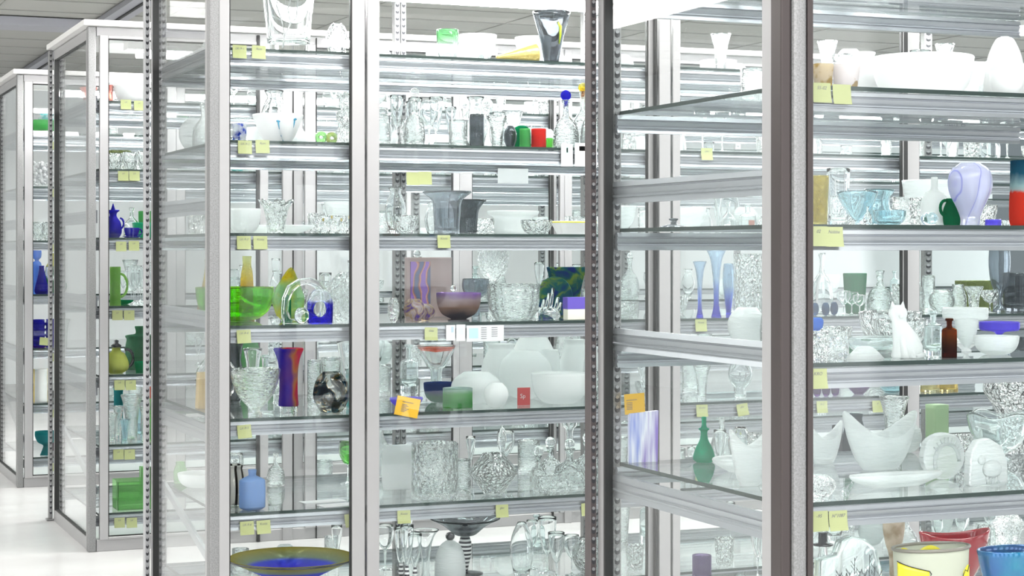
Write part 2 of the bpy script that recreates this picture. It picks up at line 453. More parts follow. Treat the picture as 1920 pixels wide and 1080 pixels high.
def cabinet(row, label, doors, stiles, rear_posts, shelves=range(1, 8), side_rails=True, post_mat=galv):
    X0, X1, Y0, W = ROWX0[row], ROWX1[row], ROW[row], ROWW[row]
    Y1 = Y0 + W
    root = empty('display_cabinet', (X0, Y0, 0))
    tag(root, label, 'display cabinet', 'rows of glazed display cabinets')
    inv = (-X0, -Y0, 0)
    def part(name, bm, m, par=root):
        bmesh.ops.translate(bm, verts=bm.verts, vec=inv)
        return ob(name, bm, m, par)
    global ob_
    # everything below is built in world numbers then shifted into the cabinet's own frame
    part('top_cap', bevel(BX((X0 - .03, X1 + .02, Y0 - .035, Y1 + .03, 2.276, 2.302)), .004), white_paint)
    part('header', bevel(BX((X0 + .03, X1, Y0 + .002, Y0 + .03, 2.236, 2.276)), .002, 1), alu)
    part('plinth', bevel(BX((X0 + .03, X1, Y0 + .004, Y0 + .03, 0.0, 0.052)), .002, 1), alu)
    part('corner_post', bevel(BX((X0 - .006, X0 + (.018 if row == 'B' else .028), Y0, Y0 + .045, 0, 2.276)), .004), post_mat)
    # slotted posts
    def spost(x0, x1, y0, y1, mat, pitch=.026, face=None, foot=True):
        u = part('slotted_post', bevel(BX((x0, x1, y0, y1, 0.01, 2.272)), .002, 1), mat)
        f0, f1 = face or (x0, x1)
        a, b = bmesh.new(), bmesh.new()
        z = .04; wd = f1 - f0; cx = (f0 + f1) / 2; n = 8
        while z < 2.25:
            prism(a, [(cx + wd * .32 * math.cos(2 * math.pi * i / n), z + pitch * .34 * math.sin(2 * math.pi * i / n)) for i in range(n)], 'y', y0 - .0012, y0 + .0005)
            prism(b, [(cx - wd * .05 + wd * .22 * math.cos(2 * math.pi * i / n), z + .22 * pitch + pitch * .17 * math.sin(2 * math.pi * i / n)) for i in range(n)], 'y', y0 - .004, y0 - .0008)
            z += pitch
        part('slot_pattern', a, hole_m, u); part('slot_lip_pattern', b, holelip, u)
        part('foot', bevel(BX((x0 - .012, x1 + .004, y0 - .01, y1, 0, .01)), .002, 1), galv, u)
    dark = darkpost if row == 'B' else (pbr_dk if row == 'A' else galv)
    spost(X0 - .022, X0 - .004, Y1, Y1 + .035, dark)
    spost(X0 + .028, X0 + .052, Y1 - .03, Y1 - .002, galv)
    for (x0, x1) in rear_posts:
        spost(x0, x1, Y1 - .03, Y1, galv)
    # side panel: frame, glass, gasket, rails, brace
    sp = part('side_panel', BX((X0, X0 + .022, Y0 + .045, Y0 + .09, .0, 2.27), (X0, X0 + .022, Y1 - .035, Y1, .0, 2.27),
                               (X0, X0 + .022, Y0 + .09, Y1 - .035, .0, .055), (X0, X0 + .022, Y0 + .09, Y1 - .035, 2.225, 2.27)), alu)
    part('glass_pane', BX((X0 + .010, X0 + .016, Y0 + .09, Y1 - .035, .055, 2.225)), pane, sp)
    a, b, t = Y0 + .09, Y1 - .035, .006
    part('gasket', BX((X0 + .004, X0 + .02, a, a + t * .8, .055, 2.225), (X0 - .001, X0 + .02, b - t * 1.6, b, .055, 2.225),
                      (X0 + .004, X0 + .02, a, b, .055, .055 + t), (X0 + .004, X0 + .02, a, b, 2.225 - t, 2.225)), rubber, sp)
    if side_rails:
        for z in (1.925, 1.425, 1.050, .675):
            bm = bmesh.new(); railY(bm, Y0 + .046, Y1, X0 + .026, z, 1.25)
            part('side_rail', bm, alu2)
        bm = bmesh.new()
        prism(bm, [(Y1 - .05, .47), (Y1 - .05, .44), (Y0 + .05, .245), (Y0 + .05, .275)], 'x', X0 + .03, X0 + .042)
        part('diagonal_brace', bm, alu2)
    # shelves with their rails
    for k in shelves:
        z = SH[k]
        bm = BX((X0 + .045, X1 - .01, Y0 + .045, Y1 - .035, z - .0095, z))
        for f in bm.faces:
            if abs(f.normal.z) < .5 or True:
                c = f.calc_center_median()
                f.normal_update()
                if abs(f.normal.z) < .5: f.material_index = 1
        bmesh.ops.translate(bm, verts=bm.verts, vec=inv)
        s = ob('glass_shelf', bm, [shelfg, edge], root)
        bm = bmesh.new(); railX(bm, X0 + .03, X1, Y0 + .046, z - .056)
        part('front_rail', bm, alu2, s)
        bm = bmesh.new(); railX(bm, X0 + .03, X1, Y1 - .055, z - .056); 
        part('rear_rail', bm, alu2, s)
    # tube light under the cap
    lf = part('light_fitting', bevel(BX((X0 + .25, X1 - .1, Y0 + W * .5 - .05, Y0 + W * .5 + .05, 2.235, 2.2755)), .003, 1), white_paint)
    bm = bmesh.new()
    n = 10
    prism(bm, [(Y0 + W * .5 + .016 * math.cos(2 * math.pi * i / n), 2.215 + .016 * math.sin(2 * math.pi * i / n)) for i in range(n)], 'x', X0 + .3, X1 - .15)
    part('tube_lamp', bm, tube_m, lf)
    # doors: each a frame of stiles, a pane and its gasket
    for (a, b, left, right, off) in doors:
        y = Y0 + off
        d = empty('door', (a - X0, y - Y0, 0)); d.parent = root
        def sub(name, bm, m):
            bmesh.ops.translate(bm, verts=bm.verts, vec=(-a, -y, 0)); return ob(name, bm, m, d)
        fr = bmesh.new()
        if left: box(fr, a, a + left, y, y + .024, .05, 2.24)
        if right: box(fr, b - right, b, y, y + .024, .05, 2.24)
        box(fr, a + left, b - right, y, y + .024, .05, .062)
        box(fr, a + left, b - right, y, y + .024, 2.226, 2.24)
        sub('door_frame', bevel(fr, .0015, 1), alu)
        sub('glass_pane', BX((a + left, b - right, y + .009, y + .015, .062, 2.226)), pane)
        a2, b2, t = a + left, b - right, .0045
        sub('gasket', BX((a2, a2 + t, y + .006, y + .02, .062, 2.226), (b2 - t, b2, y + .006, y + .02, .062, 2.226),
                         (a2, b2, y + .006, y + .02, .062, .062 + t), (a2, b2, y + .006, y + .02, 2.226 - t, 2.226)), rubber)
    for (a, b, dy, m) in stiles:
        part('mullion', bevel(BX((a, b, Y0 + dy, Y0 + dy + (.032 if m is galv else .022), .0, 2.27)), .013 if m is galv else .002, 4 if m is galv else 1), m)
    return root

pbr_dk = pbr('slotted_steel', (0.42, 0.42, 0.43), 0.45, 0.5)

def XR(row, px, off=0.0): return atY(px, ROW[row] + off)[0]

# corner cabinet (row B)
x0 = XR('B', 1484)
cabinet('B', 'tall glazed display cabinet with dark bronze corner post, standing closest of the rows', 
        [(XR('B', 1505), ROWX1['B'], XR('B', 1511) - XR('B', 1505), .04, .006)], [(x0, XR('B', 1511.5), -.008, galv), (XR('B', 1512), XR('B', 1523), -.006, shaded)], [], post_mat=shaded)
# long middle cabinet (row A)
a = lambda px: XR('A', px)
cabinet('A', 'long glazed display cabinet whose end holds the green bowl and red vase',
        [(a(411), a(684), a(430) - a(411), a(684) - a(660), -.002),
         (a(688), a(1231), a(735) - a(713), .02, .020),
         (a(1236), a(1702), a(1300) - a(1279), .02, -.002),
         (a(1700), ROWX1['A'], a(1730) - a(1700), .04, .020)],
        [(a(688), a(711), -.004, alu), (a(1694), a(1701), -.006, rubber), (a(1228), a(1231), -.006, rubber), (a(1242), a(1256), 0, alu), (a(1262), a(1276), 0, alu)],
        [(atY(735, 6.74)[0], atY(746, 6.74)[0]), (atY(747, 6.74)[0], atY(757, 6.74)[0]),
         (atY(1088, 6.74)[0], atY(1099, 6.74)[0]), (atY(1104, 6.74)[0], atY(1118, 6.74)[0]), (4.72, 4.76)])
c = lambda px: XR('C', px)
cabinet('C', 'glazed display cabinet behind the long one, its end showing the blue jug',
        [(c(187), c(503), c(203) - c(187), c(503) - c(487), -.002),
         (c(503), c(571), .002, c(571) - c(553), .02),
         (c(572), c(861), c(592) - c(572), c(861) - c(850), -.002),
         (c(864), c(1047), c(888) - c(864), c(1047) - c(1036), .02),
         (c(1050), c(1500), .04, .04, -.002), (c(1503), ROWX1['C'], .04, .04, .02)],
        [(c(530), c(548), -.004, alu), (c(481), c(487), -.006, rubber), (c(592), c(594), -.006, rubber), (c(1035), c(1038), -.006, rubber), (c(1058), c(1072), -.006, alu)],
        [(c(905), c(920)), (4.4, 4.44), (5.3, 5.34)])
d_ = lambda px: XR('D', px)
cabinet('D', 'furthest glazed display cabinet, its end showing blue and purple vases',
        [(d_(46), d_(330), d_(61) - d_(46), .05, -.002), (d_(332), 3.6, .05, .05, .02), (3.62, 4.9, .05, .05, -.002), (4.92, 6.2, .05, .05, .02), (6.22, ROWX1['D'], .05, .05, -.002)],
        [], [(3.3, 3.34), (4.9, 4.94), (6.4, 6.44)])

# ------------------------------------------------------------------ placing things on the shelves
OCC = {}
ITEMS = []          # auto-labelled repeats: (row, shelf, X, obj, noun phrase)
def spot(row, sh, px, d):
    Y = ROW[row] + d
    X, t = atY(px, Y)
    return X, Y, SH[sh], t / F
def occupy(row, sh, x, y, r):
    OCC.setdefault((row, sh), []).append((x, y, r))
SN = {'B': 'corner cabinet', 'A': 'long cabinet', 'C': 'third cabinet', 'D': 'furthest cabinet'}
def resolve(row, sh, px, d, rfun, ryf=None):
    """Depth on the shelf closest to the wanted one where the piece touches neither rails, posts nor a neighbour."""
    W = ROWW[row]
    best = None
    for k in range(120):
        dd = d + (k // 2 + 1) * .01 * (1 if k % 2 else -1) if k else d
        X, Y, Z, m = spot(row, sh, px, dd)
        r, ry = rfun(m)
        if dd - ry < .068 or dd + ry > W - .062 or X - r < ROWX0[row] + .05: continue
        bad = any((X - a) ** 2 + (Y - b) ** 2 < (max(r, ry) + c_ + .005) ** 2 for a, b, c_ in OCC.get((row, sh), []))
        if not bad: return dd, False
        if best is None: best = dd
    return (best if best is not None else max(d, .07)), True
CLASH = []
SEEN = []           # where the measured pieces stand, so the filling does not stand in front of them
def span(X, Y, r, z0, z1):
    t = zc(X, Y); u = (X * CA - Y * SA) / t
    return (CX + F * u - r * F / t, CX + F * u + r * F / t, HY - (z1 - EYE) * F / t, HY - (z0 - EYE) * F / t, t)
def lab(text_, row, sh): return f'{text_}, {SHN[sh]}, {SN[row]}'

P = {
 'bowl': [(.35, 0), (.55, .04), (.82, .28), (.95, .62), (1, 1)],
 'hemi': [(.28, 0), (.58, .05), (.86, .30), (.97, .65), (1, 1)],
 'footed': [(.42, 0), (.40, .04), (.17, .09), (.20, .15), (.62, .34), (.88, .64), (1, 1)],
 'tumbler': [(.78, 0), (.82, .02), (.90, .5), (1, 1)],
 'straight': [(.95, 0), (1, .03), (.99, .5), (1, 1)],
 'flare': [(.50, 0), (.52, .30), (.68, .72), (1, 1)],
 'trumpet': [(.55, 0), (.45, .04), (.28, .2), (.35, .55), (.60, .85), (1, 1)],
 'goblet': [(.85, 0), (.78, .025), (.14, .06), (.10, .25), (.12, .42), (.55, .52), (.95, .70), (1, .84), (.92, 1)],
 'flute': [(.95, 0), (.85, .02), (.14, .05), (.11, .3), (.45, .42), (.85, .7), (1, 1)],
 'decanter': [(.72, 0), (.97, .04), (1, .28), (.80, .52), (.30, .68), (.22, .86), (.36, 1)],
 'bottle': [(.92, 0), (1, .03), (1, .55), (.85, .67), (.36, .73), (.34, .92), (.50, .94), (.50, 1)],
 'cone': [(.82, 0), (1, .08), (.96, .2), (.50, .70), (.34, .94), (.38, 1)],
 'amphora': [(.45, 0), (.50, .03), (.92, .35), (1, .58), (.72, .80), (.50, .90), (.72, 1)],
 'tall': [(.5, 0), (.42, .05), (.62, .25), (1, .60), (.95, .85), (.80, 1)],
 'plate': [(.45, 0), (.55, .05), (.9, .6), (1, 1)],
 'ball': [(.30, 0), (.70, .12), (1, .45), (.92, .75), (.60, .95), (.5, 1)],
 'jar': [(.7, 0), (.9, .06), (1, .35), (.95, .62), (.72, .84), (.62, .92), (.70, 1)],
}
def prof(p, r, h):
    q = P[p] if isinstance(p, str) else p
    return [(a * r, b * h) for a, b in q]
def put(me_obj_root, row, sh, X, Y, r):
    occupy(row, sh, X, Y, r)
def V(name, label, cat, row, sh, px, wpx, hpx, p, mat, d=None, th=.004, base=.008, seg=32, rz=0.0, solid=False, group=None, smooth=4, lift=0.0, stemmed=False, flat=False, dz=0.0, raw_label=False, **kw):
    """A turned vessel: measured width and height in picture pixels at its own distance."""
    dd = d if d is not None else .12
    X, Y, Z, m = spot(row, sh, px, dd)
    if d is None:
        dd = min(.08 + wpx * m * .5, .5)
    q1, q2 = kw.get('sx', 1), kw.get('sy', 1)
    dd, bad = resolve(row, sh, px, dd, lambda mm: (wpx * mm * .5, wpx * mm * .5 / q1 * q2))
    if bad: CLASH.append((label, row, sh, px))
    X, Y, Z, m = spot(row, sh, px, dd)
    r, h = wpx * m * .5 / 1.0, hpx * m
    if 'sx' in kw: r = r / kw['sx']
    pr = prof(p, r, h)
    if stemmed: base = pr[0][1] + th
    pr = ([(0, pr[0][1])] + smoothp(pr, smooth) + ([(0, pr[-1][1])] if pr[-1][0] > 0 else [])) if solid else shell(pr, th, base, smooth)
    bm = lathe(bmesh.new(), pr, seg, **kw)
    o = ob(name, bm, mat, None, (X, Y, Z + .0004 + dz), smooth=not flat)
    o.rotation_euler[2] = rz
    SEEN.append(span(X, Y, r, Z, Z + h))
    tag(o, label if raw_label else lab(label, row, sh), cat, group)
    occupy(row, sh, X, Y, r * max(q1, q2) * .93)
    return o
def sub(o, name, bm, mat, label=None, smooth=True):
    c_ = ob(name, bm, mat, o, smooth=smooth)
    if label: c_['label'] = label
    return c_
def stopper(o, z, r, mat, label=None, kind='ball'):
    bm = bmesh.new()
    if kind == 'ball':
        n = 10; pr = [(0, -r * .9)] + [(.35 * r, -r * .9), (.4 * r, 0)] + [(max(r * math.sin(math.pi * (i + 2) / (n + 2)), 0), r * 1.1 - r * math.cos(math.pi * (i + 2) / (n + 2))) for i in range(n)] + [(0, 2.1 * r)]
    else:
        pr = [(0, -r * .6), (.5 * r, -r * .6), (.5 * r, 0), (r, .1 * r), (r, .8 * r), (.7 * r, r), (0, r)]
    lathe(bm, [(a, b + z) for a, b in pr], 20)
    return sub(o, 'stopper', bm, mat, label)
def mesh_at(name, label, cat, row, sh, px, d, bmfn, mat, rad=.05, rz=0.0, smooth=True, group=None, dz=0.0):
    d, bad = resolve(row, sh, px, d, lambda mm: (rad, min(rad, .03)))
    if bad: CLASH.append((label, row, sh, px))
    X, Y, Z, m = spot(row, sh, px, d)
    bm = bmesh.new(); bmfn(bm, m)
    o = ob(name, bm, mat, None, (X, Y, Z + .0004 + dz), smooth=smooth)
    o.rotation_euler[2] = rz
    tag(o, lab(label, row, sh), cat, group)
    SEEN.append(span(X, Y, rad, Z, Z + max(v.co.z for v in o.data.vertices)))
    occupy(row, sh, X, Y, rad)
    return o
def rounded(wd, h, r, n=8, z0=0.0):
    """Outline in (x,z) with round upper corners."""
    pts = [(-wd / 2, z0), (wd / 2, z0)]
    pts += [(wd / 2 - r + r * math.cos(R(a)), z0 + h - r + r * math.sin(R(a))) for a in [90 * i / n for i in range(n + 1)]]
    pts += [(-wd / 2 + r - r * math.sin(R(a)), z0 + h - r + r * math.cos(R(a))) for a in [90 * i / n for i in range(n + 1)]]
    return pts
def ring_slab(bm, outer, inner, y0, y1):
    """Slab with a hole: both outlines hold the same number of (x,z) points."""
    L = [[bm.verts.new((p[0], y, p[1])) for p in pts] for pts in (outer, inner) for y in (y0, y1)]
    n = len(outer)
    for i in range(n):
        j = (i + 1) % n
        bm.faces.new((L[0][i], L[0][j], L[2][j], L[2][i]))
        bm.faces.new((L[1][j], L[1][i], L[3][i], L[3][j]))
        bm.faces.new((L[0][j], L[0][i], L[1][i], L[1][j]))
        bm.faces.new((L[2][i], L[2][j], L[3][j], L[3][i]))
    bmesh.ops.recalc_face_normals(bm, faces=bm.faces)
def loft(bm, rings, seg=24):
    """rings: (z, cx, cy, rx, ry)"""
    V_ = []
    for z, cx, cy_, rx, ry in rings:
        V_.append([bm.verts.new((cx + rx * math.cos(2 * math.pi * i / seg), cy_ + ry * math.sin(2 * math.pi * i / seg), z)) for i in range(seg)])
    for a, b in zip(V_, V_[1:]):
        for i in range(seg):
            j = (i + 1) % seg; bm.faces.new((a[i], a[j], b[j], b[i]))
    bm.faces.new(V_[0][::-1]); bm.faces.new(V_[-1])
    bmesh.ops.recalc_face_normals(bm, faces=bm.faces)

# coloured glasses
M_green = glass('emerald_lime_glass', (0.50, 0.88, 0.08), body=0.04)
M_amber_y = glass('amber_yellow_glass', (0.9, 0.7, 0.1), body=0.22, bmp=('noise', 60, 1, .01), stops=[(0.30, (0.62, 0.33, 0.03)), (0.62, (0.88, 0.72, 0.10)), (0.95, (0.88, 0.90, 0.55))], mode='z', scale=5, distort=0.2)
M_leaf = glass('leaf_glass', (0.9, 0.8, 0.1), body=0.28, bmp=('noise', 50, 1, .01), stops=[(0.35, (0.90, 0.72, 0.04)), (0.52, (0.42, 0.72, 0.45)), (0.66, (0.80, 0.72, 0.05))], mode='noise', scale=9)
M_redblue = glass('red_violet_glass', (.8, .1, .2), body=0.55, stops=[(0.18, (0.06, 0.03, 0.55)), (0.45, (0.22, 0.08, 0.45)), (0.56, (0.75, 0.33, 0.12)), (0.66, (0.82, 0.05, 0.13)), (0.95, (0.80, 0.12, 0.30))], mode='x', scale=1.5, distort=.95)
M_cobalt = glass('cobalt_glass', (0.06, 0.05, 0.62), body=0.3)
M_bluearch = glass('blue_clear_glass', (.2, .2, .9), body=0.12, stops=[(0.55, (0.08, 0.06, 0.78)), (0.68, (0.95, 0.97, 1.0))], mode='z', scale=3, distort=.2)
M_swirl = glass('black_amber_swirl_glass', (.5, .4, .3), body=0.1, stops=[(0.40, (0.02, 0.03, 0.06)), (0.435, (0.05, 0.25, 0.38)), (0.46, (0.75, 0.42, 0.10)), (0.48, (0.97, 0.98, 0.98)), (0.70, (0.99, 0.99, 0.99))], mode='noise', scale=13, distort=1.5)
M_ltblue = glass('powder_blue_glass', (0.26, 0.44, 0.74), rough=.05, body=0.85)
M_amberb = glass('brown_amber_glass', (.35, .08, .01), body=0.12, stops=[(0.25, (0.16, 0.03, 0.012)), (0.62, (0.56, 0.17, 0.02)), (0.8, (0.30, 0.06, 0.01))], mode='z', scale=3, distort=.15)
M_aqua = glass('aqua_glass', (0.955, 0.985, 0.985), body=0.05)
M_aqua2 = glass('pale_blue_glass', (0.85, 0.94, 0.965), body=0.05)
M_teal = glass('deep_teal_glass', (0.03, 0.42, 0.45), body=0.45)
M_dkgreen = glass('bottle_green_glass', (0.0, 0.26, 0.10), body=0.6)
M_green2 = glass('mid_green_glass', (0.20, 0.62, 0.25), body=0.35)
M_olive = glass('olive_glass', (0.50, 0.55, 0.30), body=0.25)
M_ltgreen = glass('light_green_glass', (0.55, 0.88, 0.45), body=0.12)
M_tray = glass('tray_green_glass', (0.66, 0.90, 0.60), body=0.12)
M_yelgreen = glass('yellow_green_glass', (0.66, 0.70, 0.20), body=0.7)
M_violet = glass('violet_glass', (0.36, 0.30, 0.90), body=0.35)
M_purple = glass('purple_glass', (0.30, 0.12, 0.42), body=0.2)
M_red = pbr('red_enamel_glass', (0.36, 0.012, 0.025), 0.12, coat=.5)
M_redg = glass('ruby_glass', (0.80, 0.10, 0.08), body=0.3)
M_orange = glass('orange_glass', (0.90, 0.22, 0.08), body=0.6)
M_blueir = pbr('peacock_blue_glaze', (0.0, 0.16, 0.30), 0.12, 0.3, coat=.6, stops=[(0.35, (0.0, 0.20, 0.33)), (0.6, (0.01, 0.08, 0.34))], mode='noise', scale=6)
M_black = pbr('black_glass', (0.015, 0.015, 0.02), 0.1)
M_yellow = pbr('yellow_paint', (0.86, 0.75, 0.02), 0.3)
M_cream = glass('cream_opal_glass', (0.80, 0.81, 0.72), rough=.1, body=0.9)
M_irid = glass('iridescent_glass', (.6, .5, .6), body=0.45, stops=[(0.35, (0.16, 0.10, 0.50)), (0.48, (0.70, 0.55, 0.35)), (0.58, (0.75, 0.72, 0.78)), (0.7, (0.45, 0.22, 0.20))], mode='noise', scale=22, distort=1.5)
M_brownir = glass('brown_lustre_glass', (.4, .3, .3), body=0.4, stops=[(0.2, (0.16, 0.14, 0.17)), (0.45, (0.48, 0.34, 0.28)), (0.75, (0.55, 0.46, 0.48)), (1.0, (0.36, 0.22, 0.55))], mode='z', scale=3, distort=.3)
M_panel = pbr('brown_marbled_slab', (.3, .2, .2), 0.3, stops=[(0.35, (0.30, 0.20, 0.18)), (0.65, (0.42, 0.33, 0.33))], mode='noise', scale=6)
M_insert = pbr('violet_marbling', (.3, .2, .2), 0.25, stops=[(0.15, (0.10, 0.12, 0.22)), (0.4, (0.30, 0.12, 0.12)), (0.6, (0.55, 0.25, 0.14)), (0.8, (0.24, 0.12, 0.42))], mode='wave', scale=7, distort=7)
M_fused = glass('blue_green_fused_glass', (.2, .3, .4), body=0.5, stops=[(0.38, (0.03, 0.07, 0.34)), (0.50, (0.05, 0.24, 0.22)), (0.60, (0.36, 0.50, 0.10)), (0.68, (0.08, 0.10, 0.45))], mode='noise', scale=16, distort=1)
M_plate = glass('amber_blue_plate_glass', (.2, .2, .5), body=0.5, bmp=('noise', 18, .8, .01), stops=[(0.10, (0.16, 0.01, 0.16)), (0.20, (0.10, 0.06, 0.75)), (0.33, (0.08, 0.12, 0.80)), (0.37, (0.35, 0.42, 0.30)), (0.50, (0.50, 0.42, 0.06))], mode='rad', scale=3)
M_lav = glass('lavender_streaked_glass', (.8, .8, .95), body=0.45, stops=[(0.35, (0.86, 0.87, 0.97)), (0.52, (0.80, 0.82, 0.97)), (0.60, (0.42, 0.43, 0.85)), (0.66, (0.86, 0.87, 0.97))], mode='wave', scale=5, distort=6)
M_redteal = glass('red_teal_glass', (.8, .1, .1), body=0.6, stops=[(0.50, (0.85, 0.07, 0.03)), (0.545, (0.60, 0.75, 0.75)), (0.62, (0.50, 0.72, 0.74)), (0.8, (0.02, 0.16, 0.26)), (1.0, (0.0, 0.08, 0.16))], mode='z', scale=6, distort=.12)
M_gold = pbr('gold_lustre', (0.55, 0.43, 0.14), 0.3, 0.4, bmp=('noise', 80, .5, .004))
M_tan = glass('tan_glass', (0.72, 0.58, 0.36), body=0.8, stops=[(0.45, (0.76, 0.66, 0.48)), (0.56, (0.50, 0.34, 0.06))], mode='noise', scale=28)
M_whitebrown = glass('white_brown_glass', (.8, .78, .76), body=0.9, stops=[(0.60, (0.82, 0.78, 0.78)), (0.63, (0.45, 0.32, 0.15))], mode='noise', scale=18)
M_wood = pbr('light_wood', (0.55, 0.38, 0.12), 0.5, stops=[(0.3, (0.58, 0.40, 0.13)), (0.7, (0.48, 0.32, 0.10))], mode='noise', scale=10, stretch=(8, 8, 1))
M_stripe = pbr('black_white_stripes', (.5, .5, .5), 0.3, stops=[(0.49, (0.02, 0.02, 0.03)), (0.51, (0.85, 0.86, 0.86))], mode='wave', scale=22, stretch=(0, 0, 1), distort=.6)
M_diag = glass('black_diagonal_line_glass', (.8, .8, .8), body=0.4, stops=[(0.20, (0.02, 0.015, 0.01)), (0.32, (0.90, 0.89, 0.86))], mode='wave', scale=13, stretch=(1, 1, .8), distort=.3)
M_brownstone = pbr('brown_stone_glaze', (.3, .2, .15), 0.5, stops=[(0.35, (0.30, 0.22, 0.13)), (0.6, (0.55, 0.46, 0.36))], mode='noise', scale=24)
M_pearl = glass('pearl_glass', (0.92, 0.92, 0.93), body=0.75)
M_tealpat = glass('teal_streaked_crystal', (.5, .8, .8), body=0.35, bmp=('noise', 60, 1, .01), stops=[(0.42, (0.35, 0.75, 0.75)), (0.55, (0.93, 0.97, 0.97))], mode='noise', scale=35)
M_bluespot = glass('blue_spotted_glass', (.5, .5, .9), body=0.3, stops=[(0.40, (0.04, 0.12, 0.60)), (0.48, (0.93, 0.95, 0.96))], mode='noise', scale=45)
M_pink = glass('pink_glass', (0.88, 0.55, 0.50), body=0.3)
M_blue2 = glass('bright_blue_glass', (0.16, 0.38, 0.85), body=0.6)
M_greentop = glass('green_topped_glass', (.6, .8, .6), body=0.12, stops=[(0.5, (0.96, 0.98, 0.98)), (0.75, (0.60, 0.85, 0.62)), (1, (0.45, 0.70, 0.50))], mode='z', scale=12, distort=.2)
M_violetmix = glass('violet_base_glass', (.6, .8, .6), body=0.15, stops=[(0.05, (0.22, 0.22, 0.80)), (0.30, (0.55, 0.65, 0.95)), (0.55, (0.86, 0.93, 1.0))], mode='z', scale=4, distort=.2)

# =================================================================== long cabinet, end bay
# top shelf
def f(bm, m):
    lathe(bm, shell(prof([(.78, 0), (.80, .1), (.88, .5), (1, 1)], 49 * m, 118 * m), .014, .03), 36)
o = mesh_at('vase', 'heavy clear glass vase with engraved tree branches', 'vase', 'A', 1, 541, .16, f, clear, .09)
bm = bmesh.new()
m = 1 / 586.6
for pts in ([(-.018, .01), (-.012, .05), (-.02, .10), (-.034, .15), (-.028, .19)], [(-.012, .05), (.006, .09), (-.002, .14), (.012, .19)], [(-.02, .10), (-.045, .12), (-.05, .18)], [(.006, .09), (.026, .11), (.03, .17)]):
    tube(bm, [(x - .02, -math.sqrt(max(.0745 ** 2 - (x - .02) ** 2, 0)), z) for x, z in pts], .003, 6)
sub(o, 'engraving', bm, frost)
V('vase', 'tall clear glass vase beside the engraved tree vase', 'vase', 'A', 1, 632, 42, 62, 'ball', rough_x, d=.2)
# second shelf
V('tumbler', 'small tumbler with blue spots and an orange edge', 'tumbler', 'A', 2, 449, 26, 34, 'straight', M_bluespot, d=.16)
o = V('bowl', 'white opal bowl with two blue trailing flowers', 'bowl', 'A', 2, 521, 96, 52, [(.42, 0), (.50, .03), (.72, .35), (.90, .75), (1, 1)], opal, d=.17, th=.005)
bm = bmesh.new(); bm2 = bmesh.new()
def on_bowl(x, z, R0=.081, off=.0015):
    zz = z / .088
    r = R0 * (.42 + .58 * min(1, zz) ** .7) + off
    return (x, -math.sqrt(max(r * r - x * x, 1e-6)), z)
tube(bm, [on_bowl(x, z) for x, z in ((.006, .006), (-.004, .022), (-.013, .045), (-.018, .066))], [.0022, .002, .0024, .0035], 8)
tube(bm, [on_bowl(x, z) for x, z in ((.032, .006), (.034, .03), (.037, .05), (.038, .072))], [.0015, .0015, .002, .0035], 8)
for x, z in ((-.018, .068), (.038, .076)):
    p = on_bowl(x, z, off=.002)
    s = bmesh.ops.create_uvsphere(bm2, u_segments=12, v_segments=8, radius=.0075)
    bmesh.ops.scale(bm2, vec=(1, .35, .55), verts=s['verts']); bmesh.ops.translate(bm2, vec=p, verts=s['verts'])
teal_p = pbr('teal_enamel', (0.01, 0.22, 0.36), 0.3)
sub(o, 'flower_stem', bm, teal_p); sub(o, 'flower_head', bm2, teal_p)
V('dish', 'frosted clear bowl tucked behind the white opal bowl', 'bowl', 'A', 2, 487, 50, 36, 'bowl', frost, d=.42)
for px, mt, t_ in ((602, M_ltgreen, 'pale green glass ring paperweight'), (622, M_leaf, 'glass ring paperweight with green and navy bands'), ):
    def f(bm, m): tube(bm, arc(0, 11.5 * m, 7.5 * m, 7.5 * m, 0, 360 - 22.5, 15), 4.2 * m, 10, closed=True)
    o = mesh_at('paperweight', t_, 'paperweight', 'A', 2, px, .13, f, mt, .022)
    bm = bmesh.new(); lathe(bm, [(0, 9 * m), (4 * m, 9 * m), (4.5 * m, 11.5 * m), (4 * m, 14 * m), (0, 14 * m)], 12)
    sub(o, 'core', bm, clear)
for k, (px, zz, rr) in enumerate(((650, 0, 20), (652, 38, 17), (648, 70, 13))):
    pass
V('sculpture', 'stacked clear crystal bubbles sculpture by the door frame', 'sculpture', 'A', 2, 648, 38, 100, [(.7, 0), (1, .12), (.9, .28), (.45, .36), (.85, .48), (.8, .62), (.4, .68), (.65, .80), (.5, .95), (.1, 1)], rough_x, d=.15, solid=True, flute=5, amp=.12)
# third shelf
V('bowl', 'frosted white bowl with a ribbed body and wavy edge', 'bowl', 'A', 3, 458, 62, 46, 'hemi', frost, d=.26, flute=12, amp=.03)
V('bowl', 'clear crystal bowl of overlapping pointed leaves', 'bowl', 'A', 3, 518, 62, 58, 'flare', rough_x, d=.28, flute=7, amp=.13, fn=lambda th, x, y, z: (x, y, z * (1 + .10 * math.cos(7 * th))))
V('dish', 'long low frosted dish lying before the leaf bowl', 'dish', 'A', 3, 512, 160, 15, 'plate', frost, d=.17, sx=1.0, sy=.55, th=.005)
for k, px in enumerate((606, 622, 640, 655)):
    o = V('figurine', 'small clear crystal animal with gold tag', 'figurine', 'A', 3, px, 17, 22 + 6 * (k % 2), 'ball', rough_x, d=.2 + .05 * (k % 2), solid=True, flute=4, amp=.25, group='crystal animals with gold tags', raw_label=True)
    tag(o, ['small clear crystal animal, first of the row beside the frosted dish', 'taller crystal animal, second of the row beside the frosted dish', 'small crystal animal, third from the frosted dish', 'taller crystal animal against the door stile'][k], 'figurine', 'crystal animals with gold tags')
    bm = BX((-.003, .003, -.001, .001, .042 + .01 * (k % 2), .052 + .01 * (k % 2))); sub(o, 'tag', bm, M_gold, smooth=False)
